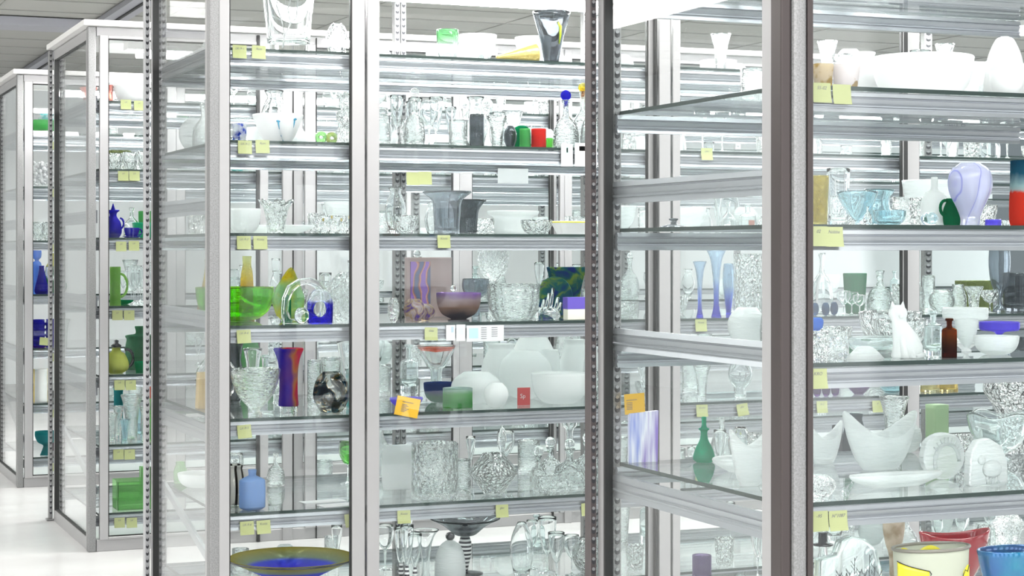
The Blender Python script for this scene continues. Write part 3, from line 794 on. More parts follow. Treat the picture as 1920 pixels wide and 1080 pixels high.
# fourth shelf
V('bowl', 'large round lime green glass bowl', 'bowl', 'A', 4, 440, 146, 62, 'hemi', M_green, d=.24, th=.006, base=.012, seg=48)
V('bottle', 'tall tapering amber yellow glass bottle of rough texture', 'bottle', 'A', 4, 463, 29, 118, [(.9, 0), (1, .05), (.9, .4), (.75, .72), (.55, .86), (.6, 1)], M_amber_y, d=.50, solid=True)
V('vase', 'slim amber and green vase beside the rough amber bottle', 'vase', 'A', 4, 391, 44, 112, [(.95, 0), (1, .1), (.8, .35), (.45, .65), (.3, .9), (.34, 1)], M_amber_y, d=.46, solid=True)
def f(bm, m):
    pts = [(-10, 0), (-22, 10), (-32, 38), (-24, 62), (-4, 92), (4, 101), (8, 98), (20, 72), (30, 45), (28, 20), (14, 2)]
    pts = [(a * m, b * m) for a, b in pts]
    prism(bm, pts, 'y', -.016, .016); bevel(bm, .008, 3)
mesh_at('sculpture', 'pointed leaf shaped glass slab in yellow and green', 'sculpture', 'A', 4, 541, .38, f, M_leaf, .06)
def f(bm, m):
    O = [(-43, 0), (43, 0), (43, 40), (40, 62), (28, 78), (8, 85), (-14, 82), (-32, 70), (-42, 48), (-44, 24)]
    I = [(-30, 8), (30, 8), (33, 36), (30, 54), (20, 66), (4, 72), (-12, 70), (-24, 60), (-32, 42), (-34, 22)]
    ring_slab(bm, [(a * m, b * m) for a, b in O], [(a * m, b * m) for a, b in I], -.02, .02); bevel(bm, .004, 2)
mesh_at('sculpture', 'clear glass arch with an amber green corner', 'sculpture', 'A', 4, 572, .18, f, clear, .05)
V('glass_ball', 'clear glass ball standing inside the clear arch', 'paperweight', 'A', 4, 566, 28, 30, 'ball', clear, d=.215, solid=True)
V('tumbler', 'narrow clear tumbler with a dark green core', 'tumbler', 'A', 4, 538, 16, 50, 'straight', M_dkgreen, d=.26)
def f(bm, m):
    O = [(-22, 0), (22, 0), (23, 20), (23, 40), (18, 56), (8, 64), (-8, 64), (-18, 56), (-23, 40), (-23, 20)]
    I = [(-6, 12), (6, 12), (14, 20), (15, 28), (11, 38), (5, 42), (-5, 42), (-11, 38), (-15, 28), (-14, 20)]
    ring_slab(bm, [(a * m, b * m) for a, b in O], [(a * m, b * m) for a, b in I], -.018, .018); bevel(bm, .004, 2)
mesh_at('sculpture', 'small cobalt blue and clear arched block with round hole', 'sculpture', 'A', 4, 600, .09, f, M_bluearch, .025)
V('sculpture', 'big craggy clear crystal mound by the door frame', 'sculpture', 'A', 4, 652, 92, 92, [(.9, 0), (1, .2), (.9, .5), (.65, .8), (.3, 1)], rough_x, d=.28, solid=True, flute=9, amp=.1)
# fifth shelf
V('bowl', 'thick clear crystal bowl on a short foot', 'bowl', 'A', 5, 479, 94, 84, [(.30, 0), (.28, .04), (.16, .09), (.30, .18), (.68, .42), (.90, .72), (1, 1)], ripple, d=.16, th=.010, base=.03, flute=8, amp=.02, seg=40)
o = V('vase', 'flared vase streaked violet blue and red', 'vase', 'A', 5, 541, 57, 118, [(.62, .10), (.66, .13), (.60, .35), (.62, .62), (.74, .84), (1, 1)], M_redblue, d=.12, th=.005, base=.016)
bm = bmesh.new(); mm = spot('A', 5, 541, .12)[3]
lathe(bm, [(0, 0), (16.5 * mm, 0), (17.5 * mm, .003), (17.3 * mm, 11.5 * mm), (0, 11.5 * mm)], 28); sub(o, 'foot', bm, clear, 'thick clear glass foot')
V('vase', 'round clear vase with a black blue and amber swirl', 'vase', 'A', 5, 621, 68, 74, [(.35, 0), (.62, .04), (.95, .32), (1, .52), (.88, .78), (.62, .96), (.56, 1)], M_swirl, d=.14, th=.012, base=.02, seg=40)
V('tumbler', 'clear cut tumbler behind the black swirl vase', 'tumbler', 'A', 5, 621, 38, 90, 'tumbler', ripple, d=.40, flute=8, amp=.02)
V('tumbler', 'narrow clear cut tumbler next to the violet red vase', 'tumbler', 'A', 5, 589, 26, 88, 'straight', ripple, d=.36, flute=8, amp=.02)
V('vase', 'tall flaring clear vase behind the swirl vase', 'vase', 'A', 5, 652, 44, 118, 'flare', clear, d=.46)
V('vase', 'teal based clear vase behind the door stile', 'vase', 'A', 5, 666, 34, 70, 'straight', M_tealpat, d=.30)
def f(bm, m):
    n = 24
    tube(bm, [(30 * m * math.cos(2 * math.pi * i / n), 0, 50 * m + 36 * m * math.sin(2 * math.pi * i / n)) for i in range(n)], 10 * m, 12, closed=True)
    bmesh.ops.translate(bm, verts=bm.verts, vec=(0, 0, -3.2 * m))
mesh_at('sculpture', 'thick clear glass ring standing upright', 'sculpture', 'A', 5, 405, .62, f, clear, .06, dz=0)
mesh_at('block', 'plain pale wooden block', 'block', 'A', 5, 388, .30, lambda bm, m: bevel(prism(bm, [(-20 * m, 0), (20 * m, 0), (17 * m, 68 * m), (-17 * m, 68 * m)], 'y', -.022, .022), .002, 1), M_wood, .04, smooth=False)
V('vase', 'dark grey green vase with pinched neck', 'vase', 'A', 5, 439, 36, 110, [(.5, 0), (.8, .1), (1, .38), (.85, .6), (.72, .72), (.95, 1)], smoke2, d=.66)
V('vase', 'leaf green glass vase behind the crystal bowl', 'vase', 'A', 5, 470, 44, 114, 'jar', M_green2, d=.80)
V('vase', 'clear trumpet vase rising behind the crystal bowl', 'vase', 'A', 5, 474, 36, 108, 'flare', clear, d=.48)
# sixth shelf
V('bottle', 'powder blue square shouldered bottle', 'bottle', 'A', 6, 473, 48, 74, [(.72, 0), (.96, .05), (1, .12), (1, .66), (.90, .76), (.42, .84), (.30, .87), (.33, 1)], M_ltblue, d=.11, square=.12, sy=.7, seg=40, rz=.2)
V('basket', 'round glass basket striped with thin black diagonal lines', 'basket', 'A', 6, 437, 56, 72, 'jar', M_diag, d=.26)
for px, d0, t_ in ((606, .20, 'loose white paper sheet lying behind another'), (640, .10, 'white paper sheet nearest the shelf edge')):
    mesh_at('paper_sheet', t_, 'paper', 'A', 6, px, d0, lambda bm, m: box(bm, -.075, .075, -.035, .035, 0, .0012), paper, .05, rz=.12, smooth=False)
o = V('goblet', 'green bowled wine glass with clear stem', 'wine glass', 'A', 6, 652, 34, 80, 'goblet', clear, d=.62, th=.002)
X_, Y_, Z_, m_ = spot('A', 6, 652, .62)
bm = lathe(bmesh.new(), [(0, 37 * m_), (9 * m_, 40.5 * m_), (14.5 * m_, 54 * m_), (15.2 * m_, 68 * m_), (14.2 * m_, 79 * m_), (13.4 * m_, 79 * m_), (14.2 * m_, 66 * m_), (0, 44 * m_)], 24)
o.data.materials[0] = clear; sub(o, 'bowl', bm, M_ltgreen, 'green glass bowl')
V('decanter', 'small clear stoppered decanter behind the blue bottle', 'decanter', 'A', 6, 517, 34, 60, 'decanter', ripple, d=.66)
V('bowl', 'wide pale frosted bowl seen through the end panel', 'bowl', 'A', 6, 372, 78, 26, 'bowl', frost, d=.62)
V('jar', 'pale green jar seen through the end panel', 'jar', 'A', 6, 338, 26, 40, 'jar', M_tray, d=.86)
# lowest shelf
o = V('charger_plate', 'huge blue violet and amber glass plate with black rim', 'plate', 'A', 7, 547, 236, 48, [(.22, 0), (.24, .12), (.50, .42), (.82, .80), (1, 1)], M_plate, d=.34, th=.006, base=.014, seg=64)
X_, Y_, Z_, m_ = spot('A', 7, 547, .34)
rr = 118 * m_
bm = tube(bmesh.new(), [(rr * math.cos(2 * math.pi * i / 64), rr * math.sin(2 * math.pi * i / 64), 49 * m_) for i in range(64)], .0035, 8, closed=True)
sub(o, 'rim', bm, M_black, 'black rim')

# =================================================================== long cabinet, second bay
V('tumbler', 'clear beaker tinted green at its brim', 'tumbler', 'A', 1, 839, 42, 58, [(.6, 0), (.8, .1), (.95, .5), (1, 1)], M_greentop, d=.18)
V('vase', 'dark smoke flared vase with a lime green streak', 'vase', 'A', 1, 1034, 72, 98, [(.38, 0), (.42, .1), (.62, .5), (1, 1)], smoke2, d=.16, th=.005)
bm = bmesh.new(); tube(bm, [(.0, -.052, .145), (.012, -.050, .13), (.014, -.045, .10), (.012, -.04, .07)], [.004, .006, .004, .0015], 8)
sub(bpy.context.scene.objects['vase'] if False else C.objects[-1], 'streak', bm, pbr('lime_streak', (.45, .60, .03), .4))
def f(bm, m):
    lathe(bm, shell([(.006, 0), (.012, .04), (.026, .10), (.036, .15)], .003, .003), 24)
    bmesh.ops.rotate(bm, cent=(0, 0, 0), matrix=Matrix.Rotation(R(83), 3, 'Y'), verts=bm.verts)
    zmin = min(v.co.z for v in bm.verts); bmesh.ops.translate(bm, verts=bm.verts, vec=(-.075, 0, -zmin))
mesh_at('horn', 'golden glass horn lying on its side', 'horn', 'A', 1, 968, .18, f, M_gold, .07)
V('pyramid', 'small clear glass pyramid paperweight', 'paperweight', 'A', 1, 905, 24, 22, [(1, 0), (.98, .05), (.04, 1)], clear, d=.14, solid=True, seg=4, flat=True, smooth=1)
# second shelf
def dec(px, w_, h_, sh, d, label, smat=clear, sr=9, body=ripple, row='A', sl=None):
    o = V('decanter', label, 'decanter', row, sh, px, w_, h_, 'decanter', body, d=d, flute=10, amp=.02)
    m = spot(row, sh, px, d)[3]
    stopper(o, h_ * m * .985, sr * m, smat, sl); return o
dec(777, 40, 92, 2, .16, 'tall ribbed clear decanter with round stopper')
dec(1061, 48, 92, 2, .16, 'clear decanter with a dark blue ball stopper', M_cobalt, 10, sl='dark blue ball stopper')
dec(1093, 44, 112, 2, .26, 'clear ribbed decanter with a yellow stopper', M_amber_y, 9, sl='yellow stopper')
dec(1108, 40, 96, 2, .12, 'clear ribbed decanter closest to the slotted post')
V('tumbler', 'brown smoke tumbler behind the clear glasses', 'tumbler', 'A', 2, 894, 28, 66, 'straight', smoke2, d=.30)
V('vase', 'clear wide mouthed goblet in front of the brown tumbler', 'vase', 'A', 2, 932, 40, 58, 'flare', ripple, d=.14)
V('bottle', 'dark green round shouldered block', 'bottle', 'A', 2, 978, 34, 46, [(.9, 0), (1, .04), (1, .6), (.8, .9), (.4, 1)], M_dkgreen, d=.27, solid=True)
V('vase', 'grey green smoke vase beside the green tumbler', 'vase', 'A', 2, 957, 24, 42, 'ball', smoke2, d=.17)
V('tumbler', 'small green tumbler with blue edge', 'tumbler', 'A', 2, 984, 20, 36, 'straight', M_green2, d=.13)
V('tumbler', 'small ruby red tumbler', 'tumbler', 'A', 2, 1010, 28, 36, 'straight', M_redg, d=.12)
V('tumbler', 'small pale green tumbler beside the ruby one', 'tumbler', 'A', 2, 1030, 13, 22, 'straight', M_ltgreen, d=.22)
# third shelf
V('vase', 'wide smoke grey vase with turned out rim', 'vase', 'A', 3, 838, 92, 78, [(.55, 0), (.52, .1), (.56, .5), (.62, .8), (1, 1)], smoke, d=.20, th=.004)
V('vase', 'smaller smoke vase with fine spiral ribs', 'vase', 'A', 3, 876, 72, 64, [(.5, 0), (.52, .2), (.60, .7), (1, 1)], smoke2, d=.40, th=.004, flute=24, amp=.02, twist=60)
V('dish', 'frosted white cake dish with curled rim', 'dish', 'A', 3, 962, 98, 44, [(.6, 0), (.72, .1), (.74, .7), (.95, .85), (1, 1)], frost, d=.42)
V('bowl', 'clear cut crystal bowl before the frosted cake dish', 'bowl', 'A', 3, 880, 110, 30, 'bowl', rough_x, d=.62, sy=.6)
V('plate', 'long clear glass platter with dark edge', 'plate', 'A', 3, 945, 150, 24, 'plate', clear, d=.74, sy=.4)
o = V('dish', 'white square dish with a bright yellow edge', 'dish', 'A', 3, 1072, 86, 23, [(.55, 0), (.62, .1), (.82, .8), (1, 1)], opal, d=.15, th=.003, square=.25, sy=.75)
X_, Y_, Z_, m_ = spot('A', 3, 1072, .15)
rr = 42.5 * m_
def sq(t, r): 
    c_, s_ = math.cos(t), math.sin(t); n_ = 4.0
    q = (abs(c_) ** n_ + abs(s_) ** n_) ** (-1 / n_) * r
    return (q * c_, q * s_ * .75, 22.8 * m_)
sub(o, 'rim', tube(bmesh.new(), [sq(2 * math.pi * i / 40, rr) for i in range(40)], .0026, 6, closed=True), M_yellow, 'yellow painted rim')
V('bowl', 'clear cut crystal bowl beside the yellow edged dish', 'bowl', 'A', 3, 1006, 60, 26, 'bowl', rough_x, d=.15)
V('bowl', 'low cut crystal bowl under the smoke vases', 'bowl', 'A', 3, 760, 50, 34, 'bowl', rough_x, d=.2)
# fourth shelf
def f(bm, m): bevel(BX_into(bm, (-46 * m, 46 * m, -.008, .008, 0, 112 * m)), .002, 1)
def BX_into(bm, *bs):
    for b in bs: box(bm, *b)
    return bm
o = mesh_at('marbled_slab', 'upright brown marbled panel with violet insert', 'panel', 'A', 4, 803, .52, f, M_panel, .08, smooth=False)
m_ = spot('A', 4, 803, .52)[3]
sub(o, 'insert', BX((-37 * m_, 2 * m_, -.0125, -.0075, 8 * m_, 104 * m_)), M_insert, 'violet and rust marbled insert', False)
V('glass_ball', 'larger iridescent violet and gold glass ball', 'paperweight', 'A', 4, 777, 40, 42, 'ball', M_irid, d=.17, solid=True)
V('glass_ball', 'smaller iridescent brown and pink glass ball', 'paperweight', 'A', 4, 796, 40, 31, 'ball', M_irid, d=.09, solid=True)
V('bowl', 'brown and violet lustre bowl', 'bowl', 'A', 4, 860, 84, 52, [(.45, 0), (.5, .03), (.35, .07), (.75, .25), (.96, .6), (1, 1)], M_brownir, d=.14, th=.005)
V('bowl', 'rounded smoke glass bowl behind the brown bowl', 'bowl', 'A', 4, 892, 52, 74, [(.3, 0), (.3, .4), (.32, .5), (.8, .62), (1, .8), (.95, 1)], smoke, d=.34)
V('glass_ball', 'small clear ball knob on a lid behind the brown bowl', 'lid', 'A', 4, 850, 12, 64, [(.3, 0), (.25, .8), (.8, .84), (1, .92), (.6, 1)], clear, d=.30, solid=True)
V('vase', 'bubbly crystal vase with clear rounded lobes', 'vase', 'A', 4, 925, 60, 138, [(.3, 0), (.3, .45), (.35, .5), (.75, .6), (1, .8), (.85, 1)], rough_x, d=.36, solid=True, flute=6, amp=.08)
V('bowl', 'large clear crystal bowl with vertical leaf cuts', 'bowl', 'A', 4, 963, 98, 66, [(.6, 0), (.75, .05), (.95, .4), (1, 1)], ripple, d=.18, th=.007, flute=16, amp=.02, seg=64)
def f(bm, m):
    lathe(bm, [(0, 0), (22 * m, 0), (26 * m, 5 * m), (22 * m, 16 * m), (14 * m, 22 * m), (0, 24 * m)], 20)
    for x, t, h in ((-16, -6, 36), (-6, 4, 48), (4, 12, 58), (12, 22, 40), (18, 28, 30)):
        tube(bm, [(x * m, 0, 12 * m), ((x + t) / 2 * m, -.005, h * .6 * m), (t * m, 0, h * m)], [4 * m, 3.5 * m, 3 * m], 8)
mesh_at('sculpture', 'clear crystal hand of upright glass fingers', 'sculpture', 'A', 4, 1026, .085, f, clear, .04)
def f(bm, m):
    n = 32; pts = [(36 * m * math.cos(2 * math.pi * i / n), 38 * m + 38 * m * math.sin(2 * math.pi * i / n)) for i in range(n)]
    prism(bm, pts, 'y', -.006, .006); bevel(bm, .002, 1)
mesh_at('glass_disc', 'round blue and green fused glass disc on edge', 'disc', 'A', 4, 1040, .36, f, M_fused, .06, smooth=False)
V('vase', 'square blue green marbled glass vase', 'vase', 'A', 4, 1062, 72, 90, [(.62, 0), (.64, .03), (.72, .5), (1, 1)], M_fused, d=.22, square=.3, sy=.6)
mesh_at('box', 'small box with violet blue lid and cream base', 'box', 'A', 4, 1084, .10, lambda bm, m: bevel(BX_into(bm, (-26 * m, 26 * m, -.02, .02, 0, 20 * m)), .001, 1), pbr('cream_card', (.80, .78, .66), .6), .035, smooth=False)
m_ = spot('A', 4, 1084, .10)[3]
sub(C.objects[-1], 'lid', BX((-26.5 * m_, 26.5 * m_, -.0205, .0205, 20 * m_, 42 * m_)), pbr('violet_card', (.11, .07, .42), .5), 'violet blue lid', False)
V('glass_ball', 'navy and clear swirled glass ball', 'paperweight', 'A', 4, 1100, 26, 29, 'ball', M_bluespot, d=.055, solid=True)
V('sculpture', 'clear ribbed shell against the door stile', 'sculpture', 'A', 4, 738, 22, 46, 'ball', rough_x, d=.12, solid=True)
# fifth shelf: the heap of frosted vases
FR = [(893, 104, 42, .28, 'ball', 'big round frosted vase low in the heap', 60), (930, 52, 60, .10, 'ball', 'small ribbed frosted shell vase at the shelf edge', 46),
      (985, 112, 92, .42, 'ball', 'large rounded frosted vase in the middle of the heap', 90),
      (1050, 120, 64, .16, 'hemi', 'wide frosted vase lying before the others', 58),
      (1032, 40, 96, .30, 'tall', 'slender frosted bottle neck standing upright', 88),
      (1078, 66, 112, .52, 'jar', 'tall frosted jar behind the slender bottle', 104),
      (1000, 90, 128, .74, 'amphora', 'tallest frosted vase at the back of the heap', 120),
      (940, 84, 104, .62, 'jar', 'rounded frosted vase rising behind the heap', 96)]
for px, w_, h_, d, p, t_, h2 in FR:
    V('vase', t_, 'vase', 'A', 5, px, w_ * .9, h2, p, frost, d=d, group='heap of frosted glass vases', flute=24 if 'ribbed' in t_ else 0, amp=.03, solid=True)
V('vase', 'clear swirled crystal vase among the frosted heap', 'vase', 'A', 5, 1058, 44, 118, 'amphora', ripple, d=.86)
V('vase', 'clear crystal vase closest to the post in the heap', 'vase', 'A', 5, 1112, 30, 62, 'ball', rough_x, d=.13)
V('vase', 'frosted pot with collar at the end of the heap', 'vase', 'A', 5, 1110, 34, 96, 'jar', frost, d=.36, group='heap of frosted glass vases')
V('glass_ball', 'clear glass ball at the edge of the frosted heap', 'vase', 'A', 5, 866, 32, 46, 'ball', clear, d=.44)
V('bowl', 'deep blue and green glass bowl', 'bowl', 'A', 5, 826, 64, 36, 'hemi', glass('blue_green_bowl_glass', (.1, .3, .3), body=.4, stops=[(.3, (.03, .26, .14)), (.6, (.07, .12, .34))], mode='z', scale=3, distort=.1), d=.34)
V('bowl', 'bright green bubbly glass bowl with clear rim', 'bowl', 'A', 5, 858, 56, 36, 'straight', glass('bubbly_green_glass', (.1, .5, .2), body=.3, stops=[(.25, (.10, .50, .12)), (.7, (.30, .66, .30)), (.9, (.7, .8, .8))], mode='z', scale=5, distort=.2), d=.17)
V('plate', 'clear glass dish with violet rim', 'plate', 'A', 5, 762, 64, 18, 'plate', M_violet, d=.22, sy=.8)
V('bowl', 'clear glass bowl with an orange lining', 'bowl', 'A', 5, 818, 72, 96, [(.3, 0), (.3, .5), (.5, .6), (.85, .85), (1, 1)], M_aqua, d=.62)
m_ = spot('A', 5, 818, .62)[3]
sub(C.objects[-1], 'lining', lathe(bmesh.new(), [(0, 84 * m_), (30 * m_, 88 * m_), (34 * m_, 94 * m_), (0, 90 * m_)], 28), M_orange, 'orange glass lining')
o = mesh_at('sign', 'small red card sign with white letters behind the frosted heap', 'sign', 'A', 5, 982, .16, lambda bm, m: box(bm, -.024, .024, -.001, .001, 0, .062), pbr('red_card', (.45, .07, .07), .6), .02, smooth=False)
text('lettering', 'Sp', .022, o, (-.004, -.0015, .032), mat=paper)
# sixth shelf
V('vase', 'heavy cut crystal cylinder vase with wavy cuts', 'vase', 'A', 6, 815, 88, 102, 'straight', rough_x, d=.14, th=.010, base=.02, flute=12, amp=.02, seg=48)
V('vase', 'faceted diamond cut crystal globe vase', 'vase', 'A', 6, 925, 92, 76, [(.38, 0), (.42, .04), (1, .50), (.92, .64), (.5, .95), (.46, 1)], cut, d=.14, th=.006, seg=24, flat=True, smooth=1)
V('plate', 'large frosted plate standing behind the cut vases', 'plate', 'A', 6, 752, 76, 84, [(.9, 0), (1, .2), (.98, .8), (.8, 1)], frost, d=.40, sy=.15, solid=True)
V('vase', 'clear rounded tumbler beside the diamond cut globe', 'vase', 'A', 6, 868, 30, 62, 'straight', ripple, d=.24)
o = V('sculpture', 'clear glass drop on a thin twisted stem', 'sculpture', 'A', 6, 942, 18, 150, [(.5, 0), (.5, .42), (.9, .55), (.5, .68), (.2, .72), (.5, .8), (.9, .95), (.8, 1)], clear, d=.42, solid=True)
for i, (px, w_, h_, d, t_) in enumerate(((1010, 34, 70, .34, 'small clear decanter with round stopper in the cluster'), (1032, 46, 74, .52, 'round bodied clear decanter in the cluster'), (1068, 60, 88, .30, 'wide cut crystal decanter in the cluster'), (1102, 50, 84, .48, 'cut crystal decanter against the slotted post'))):
    dec(px, w_, h_ * .75, 6, d, t_, sr=10, body=rough_x)
V('vase', 'clear teardrop flask above the decanters', 'vase', 'A', 6, 1068, 34, 134, [(.4, 0), (.4, .5), (.8, .6), (1, .8), (.7, 1)], clear, d=.74)
V('box', 'clear cut crystal box in front of the decanter cluster', 'box', 'A', 6, 1052, 100, 30, 'straight', rough_x, d=.15, square=.6, sy=.35)
# lowest shelf
def f(bm, m):
    lathe(bm, shell([(4 * m, 100 * m), (18 * m, 103 * m), (42 * m, 128 * m), (66 * m, 136 * m)], .003, 102 * m), 40)
o = V('compote', 'black glass compote dish on black and white stem', 'compote', 'A', 7, 872, 132, 104, [(.10, .70), (.30, .715), (.62, .88), (1, 1)], smoke2, d=.30, th=.003, base=.05, seg=48, stemmed=True)
m_ = spot('A', 7, 872, .30)[3]
sub(o, 'stem', lathe(bmesh.new(), [(0, .008), (5 * m_, .008), (7 * m_, 16 * m_), (12 * m_, 40 * m_), (12 * m_, 60 * m_), (8 * m_, 72 * m_), (0, 73 * m_)], 24), M_stripe, 'black and white banded stem')
sub(o, 'foot', lathe(bmesh.new(), [(0, 0), (33 * m_, 0), (34 * m_, .003), (8 * m_, .010), (0, .010)], 28), M_black, 'black round foot')
for k, (px, h_, d) in enumerate(((752, 104, .22), (763, 118, .13), (778, 96, .07))):
    o = V('goblet', ('clear goblet with striped stem, first beside the door stile', 'tallest clear goblet with black striped stem', 'shortest clear goblet with black striped stem')[k], 'goblet', 'A', 7, px, 26, h_, 'flute', clear, d=d, th=.002, group='goblets with striped stems')
    m_ = spot('A', 7, px, d)[3]
    sub(o, 'stem', lathe(bmesh.new(), [(0, .006), (3 * m_, .006), (5 * m_, h_ * .2 * m_), (3.2 * m_, h_ * .36 * m_), (0, h_ * .36 * m_)], 14), M_stripe, 'black and white banded stem')
o = V('bell', 'frosted glass dome with black flowers', 'bell jar', 'A', 7, 844, 58, 84, [(1, 0), (1, .4), (.92, .65), (.70, .86), (.3, .98), (.2, 1)], frost2, d=.075, th=.003)
m_ = spot('A', 7, 844, .075)[3]
sub(o, 'knob', lathe(bmesh.new(), [(0, 83 * m_), (3 * m_, 83 * m_), (8 * m_, 88 * m_), (9 * m_, 93 * m_), (6 * m_, 98 * m_), (0, 100 * m_)], 20), M_black, 'black knob')
for px, w_, h_, d, p, t_ in ((978, 44, 104, .16, [(.4, 0), (.6, .03), (1, .4), (.85, .75), (.35, 1)], 'clear egg shaped glass with amber base'), (998, 24, 92, .30, 'goblet', 'narrow clear wine glass beside the egg'), (1026, 36, 104, .22, 'flute', 'tall clear wine glass with deep bowl'),
                             (1043, 32, 84, .12, 'flute', 'clear liqueur glass in front of the tall one'), (1072, 30, 76, .11, 'goblet', 'clear ribbed wine glass by the crystal bowl'), (1098, 50, 62, .18, 'ball', 'cut crystal bowl beside the slotted post'), (798, 50, 96, .2, 'trumpet', 'clear flared goblet beside the striped stems')):
    V('wine_glass' if 'glass' in t_ else 'bowl', t_, 'wine glass' if 'glass' in t_ else 'bowl', 'A', 7, px, w_, h_, p, clear if 'cut' not in t_ else cut, d=d, th=.002)

# =================================================================== corner cabinet (row B)
# top shelves, above eye height
V('vase', 'large white opal shade standing on its wide end', 'shade', 'B', 2, 1884, 78, 118, [(.9, 0), (1, .08), (.98, .3), (.8, .68), (.45, .95), (.2, 1)], opal, d=.22, th=.004)
V('bowl', 'deep white opal bowl beside the tall white shade', 'bowl', 'B', 2, 1888, 66, 44, 'bowl', opal, d=.10)
V('bowl', 'wide white opal bowl filling the middle of its shelf', 'bowl', 'B', 2, 1730, 190, 84, 'bowl', opal, d=.36, th=.006)
V('bowl', 'clear fan cut crystal bowl with pointed scallops', 'bowl', 'B', 2, 1812, 100, 92, 'flare', frost2, d=.68, flute=9, amp=.08, fn=lambda th, x, y, z: (x, y, z * (1 + .06 * math.cos(9 * th))))
V('cup', 'tan glass cup painted with golden figures', 'cup', 'B', 2, 1543, 40, 44, 'tumbler', M_tan, d=.11)
V('cup', 'white glass cup with brown runs', 'cup', 'B', 2, 1586, 54, 44, [(.72, 0), (.80, .1), (.90, .5), (1, 1)], M_whitebrown, d=.10)
V('vase', 'tall white opal vase behind the tan cup', 'vase', 'B', 2, 1620, 62, 100, 'jar', opal, d=.52)
# third shelf
V('vase', 'narrow amber glass vase with bubbles', 'vase', 'B', 3, 1537, 34, 92, 'tumbler', glass('amber_bubble_glass', (.78, .72, .38), body=.25, bmp=('voronoi', 90, .7, .005)), d=.20)
V('vase', 'clear flared vase beside the amber one', 'vase', 'B', 3, 1572, 44, 108, 'tumbler', clear, d=.34)
V('bowl', 'pale blue glass bowl with drawn point under it', 'bowl', 'B', 3, 1608, 78, 62, [(.15, 0), (.12, .12), (.30, .22), (.75, .62), (1, 1)], M_aqua2, d=.17)
V('vase', 'pale blue vase with widely turned out rim', 'vase', 'B', 3, 1648, 58, 68, [(.8, 0), (.85, .1), (.75, .5), (.68, .75), (1, 1)], M_aqua2, d=.40)
V('bowl', 'low pale blue bubbled bowl', 'bowl', 'B', 3, 1668, 62, 28, 'hemi', M_aqua2, d=.12)
V('figurine', 'small clear penguin shaped figurine between pale blue bowls', 'figurine', 'B', 3, 1627, 16, 34, 'decanter', rough_x, d=.08, solid=True)
V('bottle', 'frosted white bottle with clear neck', 'bottle', 'B', 3, 1752, 50, 92, [(.8, 0), (1, .04), (1, .45), (.7, .68), (.28, .76), (.26, 1)], frost, d=.30)
V('vase', 'rounded pale blue glass lump', 'paperweight', 'B', 3, 1743, 32, 24, 'ball', M_aqua2, d=.13, solid=True)
o = V('jug', 'small bottle green jug with a loop handle', 'jug', 'B', 3, 1785, 34, 50, 'jar', M_dkgreen, d=.27)
m_ = spot('B', 3, 1785, .27)[3]
sub(o, 'handle', tube(bmesh.new(), [(x - 12 * m_, 0, z) for x, _, z in arc(-3 * m_, 34 * m_, 11 * m_, 14 * m_, 80, 280, 10)], 3 * m_, 8), M_dkgreen)
V('vase', 'balloon shaped vase of white and lavender swirls', 'vase', 'B', 3, 1819, 82, 116, [(.46, 0), (.44, .12), (.62, .3), (.92, .52), (1, .72), (.86, .9), (.5, 1)], M_lav, d=.14, th=.006, base=.022, seg=48)
o = V('vase', 'heavy vase with red base and teal upper half', 'vase', 'B', 3, 1926, 66, 122, [(.86, 0), (.98, .06), (1, .3), (.95, .65), (.93, 1)], M_redteal, d=.14, seg=40)
V('plate', 'lidded pale blue dish behind the balloon vase', 'dish', 'B', 3, 1862, 30, 14, 'straight', M_violet, d=.40)
mesh_at('lid', 'round smoke glass lid with button knob', 'lid', 'B', 3, 1263, .84, lambda bm, m: lathe(bm, [(0, 0), (26 * m, 0), (25 * m, 3 * m), (10 * m, 7 * m), (5 * m, 8 * m), (6 * m, 14 * m), (9 * m, 16 * m), (9 * m, 18 * m), (0, 19 * m)], 28), smoke2, .03)
# fourth shelf
def cat_fn(bm, m):
    loft(bm, [(0, 4 * m, 0, 29 * m, 24 * m), (3 * m, 4 * m, 0, 31 * m, 26 * m), (22 * m, 6 * m, 0, 29 * m, 25 * m), (42 * m, 0, 0, 24 * m, 21 * m), (58 * m, -8 * m, 0, 18 * m, 16 * m),
              (68 * m, -13 * m, 0, 14 * m, 13 * m), (74 * m, -15 * m, 0, 15 * m, 14 * m), (82 * m, -16 * m, 0, 18 * m, 17 * m), (90 * m, -16 * m, 0, 17 * m, 15 * m), (96 * m, -16 * m, 0, 12 * m, 10 * m), (99 * m, -16 * m, 0, 5 * m, 4 * m)], 28)
    for dx in (-10, 9):     # ears
        loft(bm, [(90 * m, (-16 + dx) * m, 0, 7 * m, 5 * m), (98 * m, (-16 + dx * 1.15) * m, 0, 4 * m, 3 * m), (106 * m, (-16 + dx * 1.3) * m, 0, .6 * m, .6 * m)], 12)
    for dx, z in ((-4, 80), ):  # muzzle
        s = bmesh.ops.create_uvsphere(bm, u_segments=12, v_segments=8, radius=6 * m)
        bmesh.ops.translate(bm, vec=((-18) * m, -14 * m, z * m), verts=s['verts'])
    for dx in (-14, 2):         # fore paws
        loft(bm, [(0, dx * m, -20 * m, 7 * m, 10 * m), (5 * m, dx * m, -20 * m, 7 * m, 9 * m), (26 * m, dx * m, -15 * m, 6 * m, 7 * m), (44 * m, (dx + 1) * m, -10 * m, 6 * m, 6 * m)], 12)
    tube(bm, [(34 * m, 6 * m, 6 * m), (30 * m, -16 * m, 5 * m), (16 * m, -27 * m, 5 * m), (6 * m, -30 * m, 4 * m)], [5 * m, 5 * m, 4.5 * m, 3 * m], 8)
mesh_at('cat_figurine', 'frosted glass figurine of a sitting cat', 'figurine', 'B', 4, 1697, .135, cat_fn, frost, .055)
